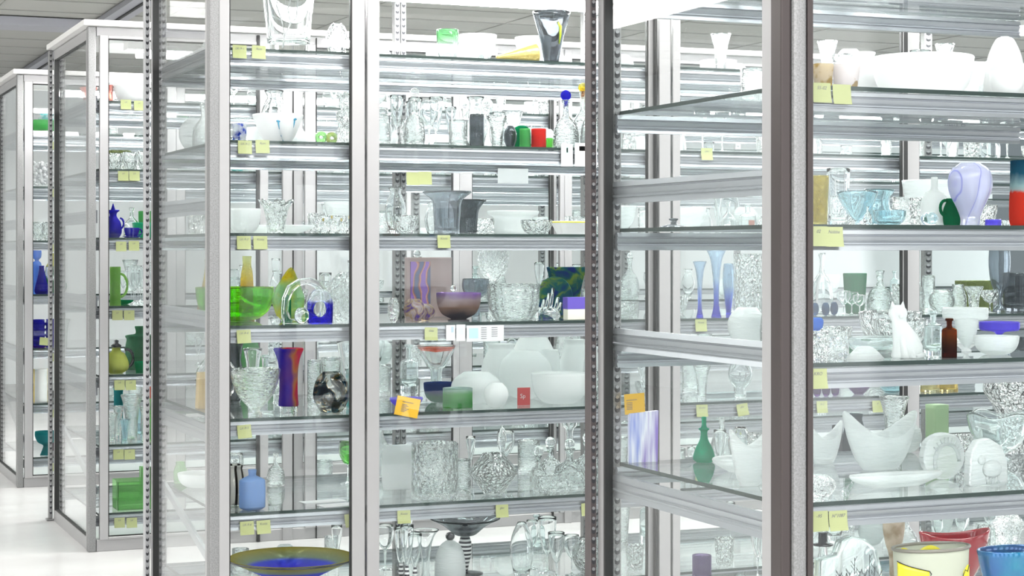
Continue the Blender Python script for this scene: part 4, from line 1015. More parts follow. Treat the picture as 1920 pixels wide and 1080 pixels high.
V('bottle', 'pale aqua pharmacy bottle beside the brown one', 'bottle', 'B', 4, 1750, 30, 86, [(.95, 0), (1, .03), (1, .62), (.8, .70), (.36, .74), (.34, .90), (.50, .92), (.48, 1)], M_aqua, d=.115, square=.25, th=.003)
V('bottle', 'small brown amber medicine bottle', 'bottle', 'B', 4, 1780, 28, 73, [(.92, 0), (1, .03), (1, .64), (.85, .74), (.38, .79), (.38, .94), (.54, .95), (.54, 1)], M_amberb, d=.095, th=.003)
V('dish', 'wide clear glass dish leaning behind the cat', 'dish', 'B', 4, 1638, 110, 30, 'bowl', M_aqua, d=.32, sy=.7)
V('dish', 'shallow upturned clear glass dish by the cat', 'dish', 'B', 4, 1622, 78, 24, [(1, 0), (.9, .2), (.5, .8), (.2, 1)], frost2, d=.13, solid=True, sy=.7)
V('vase', 'clear cut crystal tumbler with pleated sides', 'tumbler', 'B', 4, 1535, 40, 50, 'tumbler', cut, d=.18, flute=14, amp=.04, seg=56)
V('bowl', 'low clear crystal block bowl', 'bowl', 'B', 4, 1570, 44, 36, 'straight', rough_x, d=.30, flute=6, amp=.08)
V('bowl', 'small bright blue glass cap resting on crystal', 'cap', 'B', 4, 1530, 28, 62, [(.5, 0), (.5, .6), (.85, .7), (1, .9), (.8, 1)], M_blue2, d=.44)
def stand(px, w_, h_, d, mt, t_, top=.78):
    return V('cake_stand', t_, 'cake stand', 'B', 4, px, w_, h_, [(.42, 0), (.40, .05), (.12, .22), (.10, .45), (.30, .62), (.92, .68), (1, .84), (1, 1)], mt, d=d, th=.004, base=h_ * .7 * spot('B', 4, px, d)[3], flute=24, amp=.008, seg=72)
stand(1874, 74, 48, .40, M_violet, 'violet blue glass cake stand with fluted rim')
stand(1810, 84, 66, .62, frost2, 'pale clear cake stand behind the brown bottle')
V('bowl', 'wide clear compote bowl under the violet cake stand', 'bowl', 'B', 4, 1868, 84, 34, 'bowl', frost2, d=.16, flute=20, amp=.01, seg=60)
V('bowl', 'frosted clear bowl between brown bottle and compote', 'bowl', 'B', 4, 1812, 44, 60, 'footed', frost2, d=.30)
# fifth shelf
def boat(px, w_, h_, d, t_, mt=frost2, dep=.5, lift=.42, **k):
    L = spot('B', 5, px, d)[3] * h_
    def fn(th, x, y, z): return (x, y, z * (1 - lift + lift * abs(math.cos(th)) ** 2.2 * (1.0 if math.cos(th) > 0 else 1.08)))
    return V('boat_bowl', t_, 'bowl', 'B', 5, px, w_, h_, [(.42, 0), (.50, .03), (.70, .25), (.88, .6), (1, 1)], mt, d=d, th=.005, base=.012, seg=64, sy=dep, fn=fn, **k)
boat(1650, 158, 106, .50, 'large frosted boat shaped bowl with raised tips')
boat(1405, 84, 104, .34, 'frosted boat shaped bowl behind the side panel', lift=.3)
boat(1545, 80, 78, .66, 'smaller frosted boat shaped bowl behind the large one')
V('dish', 'long oval clear glass platter at the shelf edge', 'dish', 'B', 5, 1680, 205, 22, 'plate', frost2, d=.20, sy=.22, th=.005)
V('plate', 'wide clear glass platter seen through the side panel', 'plate', 'B', 5, 1400, 130, 22, 'plate', frost2, d=.58, th=.005)
def f(bm, m):
    n = 28; pts = [((46 + (5 if 3 < i < 12 else 0)) * m * math.cos(2 * math.pi * i / n), 44 * m + 44 * m * math.sin(2 * math.pi * i / n)) for i in range(n)]
    prism(bm, pts, 'y', -.012, .012); bevel(bm, .005, 2)
    n = 20; tube(bm, [(4 * m + 27 * m * math.cos(R(200 - 200 * i / n)), -.014, 34 * m + 34 * m * math.sin(R(200 - 200 * i / n))) for i in range(n + 1)], 4 * m, 8)
    for i in range(9): tube(bm, [(4 * m + 27 * m * math.cos(R(30 + 14 * i)), -.016, 34 * m + 34 * m * math.sin(R(30 + 14 * i))), (4 * m + 38 * m * math.cos(R(30 + 14 * i)), -.015, 34 * m + 46 * m * math.sin(R(30 + 14 * i)))], 1.6 * m, 6)
mesh_at('relief_block', 'round clear glass relief with an arch of beads', 'relief', 'B', 5, 1766, .27, f, frost2, .06)
def f(bm, m):
    pts = [(-44, 0), (44, 0), (42, 44), (30, 72), (2, 88), (-24, 84), (-40, 60)]
    prism(bm, [(a * m, b * m) for a, b in pts], 'y', -.014, .014); bevel(bm, .006, 2)
    s = bmesh.ops.create_uvsphere(bm, u_segments=16, v_segments=10, radius=22 * m); bmesh.ops.scale(bm, vec=(1, .35, .8), verts=s['verts']); bmesh.ops.translate(bm, vec=(6 * m, -.014, 30 * m), verts=s['verts'])
    s = bmesh.ops.create_uvsphere(bm, u_segments=12, v_segments=8, radius=9 * m); bmesh.ops.scale(bm, vec=(1, .5, 1), verts=s['verts']); bmesh.ops.translate(bm, vec=(-18 * m, -.015, 48 * m), verts=s['verts'])
    for x in (-6, 2, 14, 20): tube(bm, [(x * m, -.016, 18 * m), ((x + 1) * m, -.015, 3 * m)], 2.6 * m, 6)
mesh_at('relief_block', 'clear glass relief block showing a lamb', 'relief', 'B', 5, 1848, .15, f, frost2, .055)
V('bowl', 'flared clear glass bowl with wavy rim behind reliefs', 'bowl', 'B', 5, 1872, 118, 86, 'footed', M_aqua, d=.55, fn=lambda th, x, y, z: (x, y, z * (1 + .06 * math.cos(4 * th))))
V('basket', 'woven clear crystal basket bowl at the back', 'bowl', 'B', 5, 1900, 118, 150, [(.4, 0), (.45, .3), (.6, .55), (.95, .8), (.7, 1)], cut, d=.68)
V('glass_ball', 'spiky clear crystal ball at the shelf edge', 'paperweight', 'B', 5, 1537, 56, 42, 'ball', rough_x, d=.10, solid=True, flute=12, amp=.06, seg=48)
V('bottle', 'bottle green decanter with pointed stopper', 'decanter', 'B', 5, 1320, 46, 84, [(.6, 0), (.9, .08), (.7, .3), (.35, .5), (.28, .68), (.45, .74), (.2, .8), (.2, 1)], glass('teal_green_glass', (.03, .55, .35), body=.45), d=.80)
V('vase', 'round clear sphere vase behind the side panel', 'vase', 'B', 5, 1388, 46, 60, 'ball', clear, d=.83)
V('box', 'green lidded box behind the large boat bowl', 'box', 'B', 5, 1757, 34, 92, 'straight', pbr('pale_green_card', (.30, .42, .25), .6), d=.74, square=.6, solid=True)
def f(bm, m):
    prism(bm, [(-30 * m, 0), (28 * m, 0), (30 * m, 96 * m), (-30 * m, 92 * m)], 'y', -.006, .006)
mesh_at('book', 'blue and violet streaked glass slab beside the slotted post', 'panel', 'B', 5, 1206, .86, f, pbr('violet_blue_streaks', (.3, .3, .7), .4, stops=[(.35, (.16, .22, .60)), (.5, (.70, .72, .80)), (.65, (.20, .12, .50))], mode='noise', scale=18, stretch=(2, 2, .2)), .05, smooth=False)
# sixth shelf
def f(bm, m):
    pts = [(-70, 0), (66, 0), (66, 110), (56, 150), (30, 172), (0, 180), (-24, 172), (-34, 146), (-70, 140)]
    prism(bm, [(a * m, b * m) for a, b in pts], 'y', -.014, .014); bevel(bm, .006, 2)
o = mesh_at('sculpture', 'broad clear glass slab engraved with bare trees', 'sculpture', 'B', 6, 1592, .13, f, M_aqua, .085)
m_ = spot('B', 6, 1592, .13)[3]
bm = bmesh.new(); random.seed(4)
for i in range(9):
    x = (-30 + i * 11) * m_; h = random.uniform(.62, .92) * 160 * m_
    tube(bm, [(x, -.0145, 90 * m_), (x + .002, -.0145, h)], .0009, 5)
    for k in range(5):
        z = 100 * m_ + (h - 100 * m_) * k / 5; s_ = random.choice((-1, 1))
        tube(bm, [(x + .001, -.0145, z), (x + s_ * .008, -.0145, z + .012)], .0006, 4)
sub(o, 'engraving', bm, smoke2)
hat = mesh_at('vase', 'clear bottle wearing a black top hat stopper', 'bottle', 'B', 6, 1543, .30, lambda bm, m: lathe(bm, shell([(20 * m, 0), (22 * m, 20 * m), (22 * m, 80 * m), (10 * m, 110 * m), (7 * m, 132 * m)], .003, .01), 24), clear, .035)
m_ = spot('B', 6, 1543, .30)[3]
sub(hat, 'hat', lathe(bmesh.new(), [(0, 132 * m_), (19 * m_, 132 * m_), (20 * m_, 134 * m_), (9 * m_, 135.5 * m_), (8.5 * m_, 156 * m_), (0, 156.5 * m_)], 28), M_black, 'black glass top hat')
o = V('vase', 'cream oval glass vase painted with yellow figures', 'vase', 'B', 6, 1746, 160, 138, [(.86, 0), (.92, .05), (.96, .5), (1, 1)], M_cream, d=.155, th=.005, sy=.55, seg=56)
X_, Y_, Z_, m_ = o.location.x, o.location.y, o.location.z, zc(o.location.x, o.location.y) / F
sub(o, 'rim', tube(bmesh.new(), [(80 * m_ * math.cos(2 * math.pi * i / 56), 44 * m_ * math.sin(2 * math.pi * i / 56), 138 * m_) for i in range(56)], .0042, 8, closed=True), pbr('grey_brown_rim', (.22, .20, .17), .3), 'grey brown glazed rim')
def on_oval(bm, pts, off=.0012, inside=False):
    vs = []
    for a, z in pts:
        t = R(a); z = z * 138 / 186; q = (.965 + .035 * (z / 138)) * 80 * m_
        s_ = -1 if inside else 1
        q2 = q + s_ * off - (.007 if inside else 0)
        vs.append((q2 * math.cos(t), (q * .55 + s_ * off - (.006 if inside else 0)) * math.sin(t), z * m_))
    return vs
def patch(a0, a1, f0, f1, n=14, k=6, inside=False, off=.0012):
    bm = bmesh.new(); g_ = []
    for i in range(n + 1):
        a = a0 + (a1 - a0) * i / n; u = i / n
        g_.append([[bm.verts.new(p) for p in on_oval(bm, [(a, f0(u) + (f1(u) - f0(u)) * j / k)], off=o_, inside=inside)][0] for j in range(k + 1) for o_ in (off,)])
    for i in range(n):
        for j in range(k): bm.faces.new((g_[i][j], g_[i + 1][j], g_[i + 1][j + 1], g_[i][j + 1]))
    bmesh.ops.recalc_face_normals(bm, faces=bm.faces)
    bmesh.ops.solidify(bm, geom=list(bm.faces), thickness=.0008)
    return bm
def lines(seqs):
    bm = bmesh.new()
    for s_ in seqs: tube(bm, on_oval(bm, s_, off=.0018), .0011, 6)
    return bm
import_shapes = [patch(188, 246, lambda u: 62 + 50 * u ** 2 * .3, lambda u: 158 - 22 * u, off=.0012),
                 patch(306, 350, lambda u: 60 + 20 * u, lambda u: 128 + 14 * math.sin(math.pi * min(1, u * 1.3)), off=.0012)]
for bm in import_shapes: sub(o, 'painted_figure', bm, M_yellow, 'yellow painted animal shape')
sub(o, 'painted_figure', patch(45, 130, lambda u: 128, lambda u: 160 + 22 * abs(math.sin(5 * u)), inside=True), M_yellow, 'yellow painted shape inside')
sub(o, 'black_outline', lines([[(188 + 58 * i / 12, 159 - 22 * i / 12) for i in range(13)], [(246, 137), (249, 130), (247, 122), (240, 118), (226, 114), (216, 108), (208, 90), (200, 66)],
                              [(306, 100), (304, 118), (310, 132), (318, 126), (326, 140), (338, 138), (350, 130)], [(306, 100), (316, 88), (322, 66)]]), M_black, 'thin black outlines')
def redfn(th, x, y, z): return (x, y, z * (1 + .06 * math.cos(2 * th + .4)))
V('bowl', 'dark red enamelled bowl with curved rim', 'bowl', 'B', 6, 1790, 152, 98, [(.34, 0), (.46, .06), (.72, .36), (.92, .74), (1, 1)], M_red, d=.50, th=.005, base=.02, sy=.5, fn=redfn, seg=56)
V('bowl', 'big peacock blue glazed bowl', 'bowl', 'B', 6, 1896, 144, 119, [(.4, 0), (.6, .3), (.85, .6), (1, 1)], M_blueir, d=.16, th=.006, sy=.6, seg=56)
V('vase', 'brown mottled disc shaped vase', 'vase', 'B', 6, 1676, 46, 128, [(.4, 0), (.45, .3), (.8, .5), (1, .75), (.7, 1)], M_brownstone, d=.68, sy=.6)
V('figurine', 'crumpled clear glass figurine beside the red bowl', 'figurine', 'B', 6, 1892, 60, 112, [(.7, 0), (.7, .6), (1, .75), (.6, .9), (.3, 1)], rough_x, d=.64, solid=True, flute=5, amp=.15)
V('bottle', 'clear ink bottle with violet base behind the side panel', 'bottle', 'B', 6, 1316, 36, 46, 'straight', glass('violet_grey_glass', (.5, .45, .6), body=.2), d=.84)

# ------------------------------------------------------------------ what shows of the row behind, through the corner cabinet
def A(name, t_, cat, sh, px, w_, h_, p, mt, d, **k): return V(name, t_, cat, 'A', sh, px, w_, h_, p, mt, d=d, **k)
A('tumbler', 'ribbed emerald green tumbler', 'tumbler', 4, 1603, 44, 74, [(.72, 0), (.78, .05), (.9, .5), (1, 1)], M_dkgreen, .30, flute=20, amp=.01, seg=60)
o = A('decanter', 'square clear decanter with flat stopper', 'decanter', 4, 1650, 42, 80, 'decanter', ripple, .20, square=.2); stopper(o, .135, .013, clear, kind='flat')
for k, (px, h_, d) in enumerate(((1582, 38, .09), (1597, 34, .16), (1612, 30, .10))):
    A('wine_glass', ('tall small clear cordial glass before the emerald tumbler', 'middle clear cordial glass before the emerald tumbler', 'round clear cordial glass before the emerald tumbler')[k], 'wine glass', 4, px, 26, h_ + 8, 'goblet', clear, d, th=.002)
for k, px in enumerate((1528, 1548, 1564)):
    A('glass_ball', ('first navy blue drop glass from the post', 'second navy blue drop glass from the post', 'third navy blue drop glass from the post')[k], 'paperweight', 4, px, 15, 24, 'ball', glass('navy_glass_%d' % k, (.05, .16, .30), body=.2), .10, solid=True, group='navy blue drop glasses')
A('decanter', 'tall necked clear decanter behind the navy drops', 'decanter', 4, 1541, 40, 112, 'decanter', clear, .34)
A('vase', 'tall smoke grey vase with pinched waist', 'vase', 4, 1874, 40, 118, [(.62, 0), (.60, .04), (.22, .16), (.30, .28), (.78, .45), (1, .75), (.95, 1)], smoke, .18)
A('vase', 'wide smoke green tumbler vase', 'vase', 4, 1910, 56, 72, 'straight', smoke2, .16, flute=10, amp=.02)
A('glass_ball', 'clear ribbed round crystal vase', 'vase', 4, 1766, 48, 44, 'ball', ripple, .16)
A('box', 'pale olive square glass trough', 'trough', 4, 1826, 70, 54, 'straight', M_olive, .46, square=.6, sy=.5)
A('vase', 'clear cylinder with white lid by the post', 'jar', 4, 1741, 24, 68, 'straight', ripple, .30)
A('vase', 'clear vase with pinched waist beside the olive trough', 'vase', 4, 1796, 32, 52, 'jar', ripple, .13)
A('wine_glass', 'clear cut dessert cup beside the smoke grey vase', 'dessert cup', 4, 1856, 32, 42, 'goblet', cut, .12)
A('bowl', 'clear cut crystal bowl between dessert cup and round vase', 'bowl', 4, 1826, 36, 46, 'flare', rough_x, .26)
A('tumbler', 'clear cut tumbler beside the square decanter', 'tumbler', 4, 1684, 24, 54, 'tumbler', cut, .24)
A('vase', 'blue footed clear vase, first from the post', 'vase', 4, 1312, 26, 104, 'trumpet', M_violetmix, .12, group='blue footed clear vases')
A('vase', 'blue footed clear vase, second and tallest from the post', 'vase', 4, 1343, 36, 124, 'trumpet', M_violetmix, .16, group='blue footed clear vases')
A('vase', 'blue footed clear vase, third from the post', 'vase', 4, 1366, 22, 96, 'tall', M_violetmix, .30, group='blue footed clear vases')
A('vase', 'heavy pleated clear crystal vase beside the blue footed ones', 'vase', 4, 1402, 52, 116, 'straight', cut, .18, flute=10, amp=.03)
for k, px in enumerate((1532, 1549, 1566)):
    A('cup', ('first purple rimmed clear cup from the post', 'second purple rimmed clear cup from the post', 'third purple rimmed clear cup from the post')[k], 'cup', 5, px, 17, 24, 'hemi', M_purple, .11, group='small purple cups')
A('bowl', 'purple bowl with clear petals', 'bowl', 5, 1610, 54, 32, [(.3, 0), (.4, .1), (.8, .5), (1, 1)], M_purple, .14, flute=8, amp=.08)
A('bowl', 'pale blue clear bowl beside the purple one', 'bowl', 5, 1672, 48, 30, 'hemi', M_aqua2, .14)
A('box', 'amber tinted clear crystal block', 'block', 5, 1776, 32, 22, 'straight', glass('straw_glass', (.88, .80, .55), body=.1), .12, square=.5)
A('box', 'straw tinted clear crystal block beside the post', 'block', 5, 1744, 30, 24, 'straight', glass('straw_glass_b', (.92, .88, .72), body=.1), .12, square=.5)
A('vase', 'clear globe vase on a narrow foot', 'vase', 5, 1388, 46, 74, [(.4, 0), (.5, .1), (.4, .25), (.8, .4), (1, .65), (.7, .95), (.6, 1)], clear, .14)
A('vase', 'ribbed clear flaring vase beside the door stile', 'vase', 5, 1316, 34, 62, 'flare', ripple, .16)
A('vase', 'dark green vase behind the boat bowls', 'vase', 6, 1602, 46, 108, 'jar', glass('dark_teal_smoke', (.10, .20, .22), body=.2), .22)
A('vase', 'grey green small vase beside the dark one', 'vase', 6, 1570, 20, 92, 'straight', smoke2, .18)
A('vase', 'clear conical flask', 'flask', 3, 1347, 28, 80, 'trumpet', clear, .14)
A('vase', 'white clear conical bottle beside the flask', 'bottle', 3, 1366, 30, 62, 'decanter', clear, .26)
A('bottle', 'clear bottle with a brown label', 'bottle', 3, 1402, 32, 58, 'bottle', clear, .16)
o = C.objects[-1]; sub(o, 'paper_label', BX((-.012, .012, -.029, -.0275, .03, .055)), pbr('brown_label', (.45, .2, .15), .7), 'brown label', False)

# =================================================================== third cabinet, end bay
def K(name, t_, cat, sh, px, w_, h_, p, mt, d, **k): return V(name, t_, cat, 'C', sh, px, w_, h_, p, mt, d=d, **k)
o = K('jug', 'cobalt blue jug with beaded handle and pointed stopper', 'jug', 3, 212, 32, 50, [(.7, 0), (1, .2), (.9, .55), (.45, .78), (.45, .92), (.75, 1)], M_cobalt, .10)
m_ = 1 / 430
sub(o, 'handle', tube(bmesh.new(), arc(13 * m_, 27 * m_, 7 * m_, 10 * m_, -90, 90, 10), 2.0 * m_, 6), M_cobalt)
sub(o, 'stopper', lathe(bmesh.new(), [(0, 49 * m_), (5 * m_, 49 * m_), (4 * m_, 54 * m_), (0, 66 * m_)], 16), M_cobalt)
o = K('cup', 'cobalt blue cup on its saucer', 'cup', 3, 247, 28, 18, 'hemi', M_cobalt, .10)
sub(o, 'handle', tube(bmesh.new(), arc(13 * m_, 11 * m_, 6 * m_, 6 * m_, -90, 90, 8), 1.6 * m_, 6), M_cobalt)
sub(o, 'saucer', lathe(bmesh.new(), [(0, 0), (10 * m_, 0), (18 * m_, 2.6 * m_), (17 * m_, 3.2 * m_), (0, 1 * m_)], 24), M_cobalt)
K('tumbler', 'ribbed moss green tumbler bowl', 'bowl', 3, 282, 44, 50, [(.5, 0), (.55, .45), (.95, .5), (1, 1)], M_green2, .34)
K('bowl', 'emerald green leaf shaped bowl', 'bowl', 3, 276, 52, 28, 'bowl', glass('sea_green_glass', (.05, .62, .40), body=.35), .13, flute=6, amp=.08)
K('decanter', 'clear stoppered bottle behind the blue cup', 'decanter', 3, 247, 30, 56, 'decanter', clear, .34)
o = K('jug', 'tall moss green jug with large handle', 'jug', 4, 216, 22, 72, [(1, 0), (.95, .05), (.88, .5), (.92, 1)], glass('moss_green_glass', (.42, .68, .22), body=.35), .12)
sub(o, 'handle', tube(bmesh.new(), arc(9 * m_, 38 * m_, 14 * m_, 22 * m_, -90, 90, 12), 2.4 * m_, 8), MT['moss_green_glass'])
K('dish', 'flat dark green petalled dish', 'dish', 4, 226, 46, 7, 'plate', M_dkgreen, .27, flute=10, amp=.07, th=.003)
for k, (px, d, h_) in enumerate(((250, .48, 62), (246, .3, 70), (253, .14, 60), (259, .30, 72), (267, .10, 66), (275, .28, 74), (281, .12, 64), (288, .28, 78), (232, .5, 60), (263, .55, 66))):
    K('wine_glass', f"{['first', 'second', 'third', 'fourth', 'fifth', 'sixth', 'seventh', 'eighth', 'ninth', 'tenth'][k]} cut wine glass beside the green jug", 'wine glass', 4, px, 15, h_, 'goblet', clear, d, th=.0015, seg=16, group='cut wine glasses beside the green jug')
o = K('teapot', 'round pale yellow green teapot with dark handle', 'teapot', 5, 218, 46, 50, [(.5, 0), (.95, .15), (1, .4), (.7, .72), (.4, .82), (.3, 1)], M_yelgreen, .12)
sub(o, 'handle', tube(bmesh.new(), arc(20 * m_, 28 * m_, 12 * m_, 17 * m_, -100, 110, 12), 3 * m_, 8), M_black, 'black loop handle')
sub(o, 'lid', lathe(bmesh.new(), [(0, 48 * m_), (9 * m_, 49 * m_), (10 * m_, 53 * m_), (4 * m_, 57 * m_), (5 * m_, 62 * m_), (0, 64 * m_)], 16), M_black, 'black lid')
K('jar', 'large dark green lidded glass jar', 'jar', 5, 262, 54, 80, [(.85, 0), (.95, .05), (.98, .5), (.90, .70), (.95, .74), (.95, .80), (.3, .84), (.35, 1)], glass('smoky_green_glass', (.16, .40, .24), body=.35), .36)
K('bowl', 'small dark green pot with a pale oval', 'pot', 5, 270, 36, 20, 'tumbler', M_dkgreen, .10)
for k, (px, d, h_, w_, q) in enumerate(((211, .1, 56, 20, 0), (222, .3, 60, 20, 0), (234, .10, 44, 20, 1), (247, .12, 86, 40, 0), (262, .32, 54, 20, 1), (272, .1, 66, 20, 0), (284, .12, 78, 20, 2), (290, .34, 60, 20, 2), (240, .5, 50, 18, 1))):
    K('tumbler', f"{['first', 'second', 'third', 'fourth', 'fifth', 'sixth', 'seventh', 'eighth', 'ninth'][k]} faceted glass from the corner post, {['clear', 'blue tinted', 'green tinted'][q]}", 'tumbler', 6, px, w_, h_, 'flare', [ripple, M_aqua2, M_ltgreen][q], d, th=.003, flute=6, amp=.05, group='faceted clear and tinted glasses')
K('plate', 'stack of teal glass plates', 'plate', 6, 222, 46, 100, [(.4, 0), (.4, .88), (.95, .93), (1, 1)], M_teal, .62)
K('bowl', 'orange and dark plate stack behind the faceted glasses', 'plate', 6, 280, 40, 96, [(.4, 0), (.4, .88), (.95, .93), (1, 1)], M_orange, .60)
def tray(bm, m, wx=40, wy=.16, h=18, t=.003):
    wx *= m; h *= m
    box(bm, -wx, wx, -wy / 2, wy / 2, 0, t)
    box(bm, -wx, wx, -wy / 2, -wy / 2 + t, t, h); box(bm, -wx, wx, wy / 2 - t, wy / 2, t, h)
    box(bm, -wx, -wx + t, -wy / 2 + t, wy / 2 - t, t, h); box(bm, wx - t, wx, -wy / 2 + t, wy / 2 - t, t, h)
mesh_at('tray', 'pale green glass box tray at the shelf edge', 'tray', 'C', 7, 250, .16, lambda bm, m: tray(bm, m, 34, .12, 17), M_tray, .078, smooth=False)
mesh_at('tray', 'taller pale green glass box behind the tray', 'tray', 'C', 7, 246, .36, lambda bm, m: tray(bm, m, 30, .14, 42), M_tray, .08, smooth=False)
mesh_at('vase', 'small square pale green glass vase', 'vase', 'C', 7, 272, .60, lambda bm, m: tray(bm, m, 9, .05, 52), M_tray, .03, smooth=False)
V('bowl', 'small round pale green bowl beside the trays', 'bowl', 'C', 7, 288, 30, 28, 'bowl', M_tray, d=.50)
K('bowl', 'spiky green glass succulent bowl', 'bowl', 2, 222, 40, 40, [(.5, 0), (.5, .6), (.7, .75), (1, 1)], M_olive, .42, flute=8, amp=.18)
for k, (px, d) in enumerate(((216, .12), (244, .13), (272, .12), (232, .36), (262, .38), (288, .30))):
    K('bowl', f"{['first', 'second', 'third', 'fourth', 'fifth', 'sixth'][k]} cut crystal bowl counted from the corner post", 'bowl', 2, px, 28, 30 + 3 * (k % 3), 'bowl', rough_x, d, group='cut crystal bowls at the cabinet end')
K('vase', 'pale pink flared vase seen through the end panel', 'vase', 1, 166, 34, 40, 'flare', M_pink, .45)
K('bowl', 'wide white opal bowl on the uppermost shelf', 'bowl', 1, 244, 60, 34, 'bowl', opal, .2)
K('vase', 'pale pink vase near the corner post', 'vase', 1, 206, 12, 34, 'straight', M_pink, .2)
K('bowl', 'bowl of clear glass streaked with teal', 'bowl', 2, 451, 46, 18, 'bowl', M_tealpat, .15)

# =================================================================== furthest cabinet, end bay
def G(name, t_, cat, sh, px, w_, h_, p, mt, d, **k): return V(name, t_, cat, 'D', sh, px, w_, h_, p, mt, d=d, **k)
G('vase', 'cone shaped cobalt blue vase', 'vase', 4, 78, 26, 52, 'cone', M_cobalt, .12)
G('bottle', 'tall bright blue bottle behind the cobalt vase', 'bottle', 4, 69, 18, 84, [(1, 0), (1, .6), (.4, .72), (.9, .8), (.9, .95), (.4, 1)], M_blue2, .40)
G('vase', 'green vase with a yellow collar', 'vase', 4, 98, 30, 74, [(.9, 0), (1, .4), (.8, .65), (.5, .78), (.45, 1)], glass('green_yellow_glass', (.1, .4, .2), body=.4, stops=[(.6, (.05, .35, .16)), (.7, (.75, .72, .05))], mode='z', scale=3, distort=.03), .36)
G('wine_glass', 'clear wine glass between blue and green vases', 'wine glass', 4, 95, 20, 50, 'goblet', clear, .10)
G('vase', 'dark green round vase beside the clear wine glass', 'vase', 4, 113, 24, 26, 'ball', M_dkgreen, .10)
for k, px in enumerate((73, 97)):
    G('vase', ('rippled violet blue vase next to the corner post', 'rippled violet blue vase, second from the post')[k], 'vase', 5, px, 24, 52, [(.8, 0), (1, .06), (.85, .14), (1, .25), (.85, .33), (1, .45), (.85, .53), (1, .65), (.85, .73), (1, .85), (.85, .95), (.9, 1)], M_cobalt, .10, smooth=3, group='rippled violet vases')
G('jar', 'white jar with diagonal yellow stripes', 'jar', 6, 76, 26, 62, 'straight', pbr('yellow_striped_white', (.8, .8, .8), .3, stops=[(.62, (.82, .82, .80)), (.68, (.80, .55, .05))], mode='wave', scale=9, stretch=(.3, .3, 1.3)), .12)
G('plate', 'dark brown ribbed glass plate', 'plate', 5, 86, 48, 6, 'plate', pbr('tortoise_glass', (.18, .09, .03), .15), .42, th=.003)
G('bowl', 'black glass tray below the striped jar', 'tray', 6, 90, 42, 12, 'plate', M_black, .40, th=.003)
G('goblet', 'deep teal footed bowl', 'bowl', 7, 86, 40, 44, [(.55, 0), (.5, .04), (.28, .3), (.28, .42), (.75, .55), (1, .8), (1, 1)], M_teal, .14)
G('bowl', 'dark plum bowl beside the teal footed one', 'bowl', 7, 97, 30, 18, 'hemi', glass('plum_glass', (.16, .03, .12), body=.5), .36)
G('bowl', 'green glass bowl above the pearl clusters', 'bowl', 1, 84, 50, 26, 'bowl', M_green2, .2)
G('vase', 'teal edged white wave vase', 'vase', 1, 88, 44, 46, 'amphora', M_tealpat, .5)
random.seed(12)
bm = bmesh.new()
for i in range(150):
    x, y, z = random.uniform(-.07, .07), random.uniform(-.05, .05), random.uniform(.012, .135)
    s = bmesh.ops.create_icosphere(bm, subdivisions=1, radius=random.uniform(.008, .012))
    bmesh.ops.translate(bm, vec=(x, y, z), verts=s['verts'])
X, Y, Z, m = spot('D', 2, 86, .14)
o = ob('pearl_cluster', bm, M_pearl, None, (X, Y, Z), True); tag(o, lab('cluster of countless small pearly glass beads', 'D', 2), 'glass beads', kind='stuff'); occupy('D', 2, X, Y, .08)
for k, px in enumerate((72, 90, 104)):
    G('bowl', ('first cut crystal bowl from the corner post', 'second cut crystal bowl from the corner post', 'third cut crystal bowl from the corner post')[k], 'bowl', 3, px, 24, 34, 'bowl', rough_x, .1 + .12 * (k % 2), group='cut crystal bowls of the furthest cabinet')

# =================================================================== notes and cards
NN = {}
def note(row, px, py, sh, w_=.046, h_=.043, rot=0.0, words_=None, mt=note_m, label=None):
    Y = ROW[row] + .0435
    X, t = atY(px, Y); Z = zat(py, t)
    bm = bmesh.new(); n = 8; g_ = []
    for i in range(n + 1):       # slightly curled foot
        v = i / n; z = h_ / 2 - h_ * v; y = -.0006 - .006 * v ** 2.4 
        g_.append([bm.verts.new((s * w_ / 2, y + dy, z)) for s in (-1, 1) for dy in (0, .0004)])
    for a, b in zip(g_, g_[1:]):
        for p, q in ((0, 2), (3, 1), (1, 0), (2, 3)): bm.faces.new((a[p], a[q], b[q], b[p]))
    bm.faces.new((g_[0][0], g_[0][1], g_[0][3], g_[0][2])); bm.faces.new((g_[-1][0], g_[-1][2], g_[-1][3], g_[-1][1]))
    bmesh.ops.recalc_face_normals(bm, faces=bm.faces)
    o = ob('sticky_note', bm, mt, None, (X, Y, Z)); o.rotation_euler[1] = R(rot)
    k = NN[(row, sh)] = NN.get((row, sh), 0) + 1
    ords = ['first', 'second', 'third', 'fourth', 'fifth', 'sixth', 'seventh', 'eighth']
    tag(o, label or f'yellow sticky note on the rail of the {SHN[sh]}, {ords[k - 1]} along the {SN[row]}', 'sticky note', 'yellow sticky notes on the shelf rails')
    if words_:
        for i, s in enumerate(words_):
            text('handwriting', s, .0105, o, (0, -.0012, h_ * .24 - i * .014), mat=ink, sheared=.3)
    return o
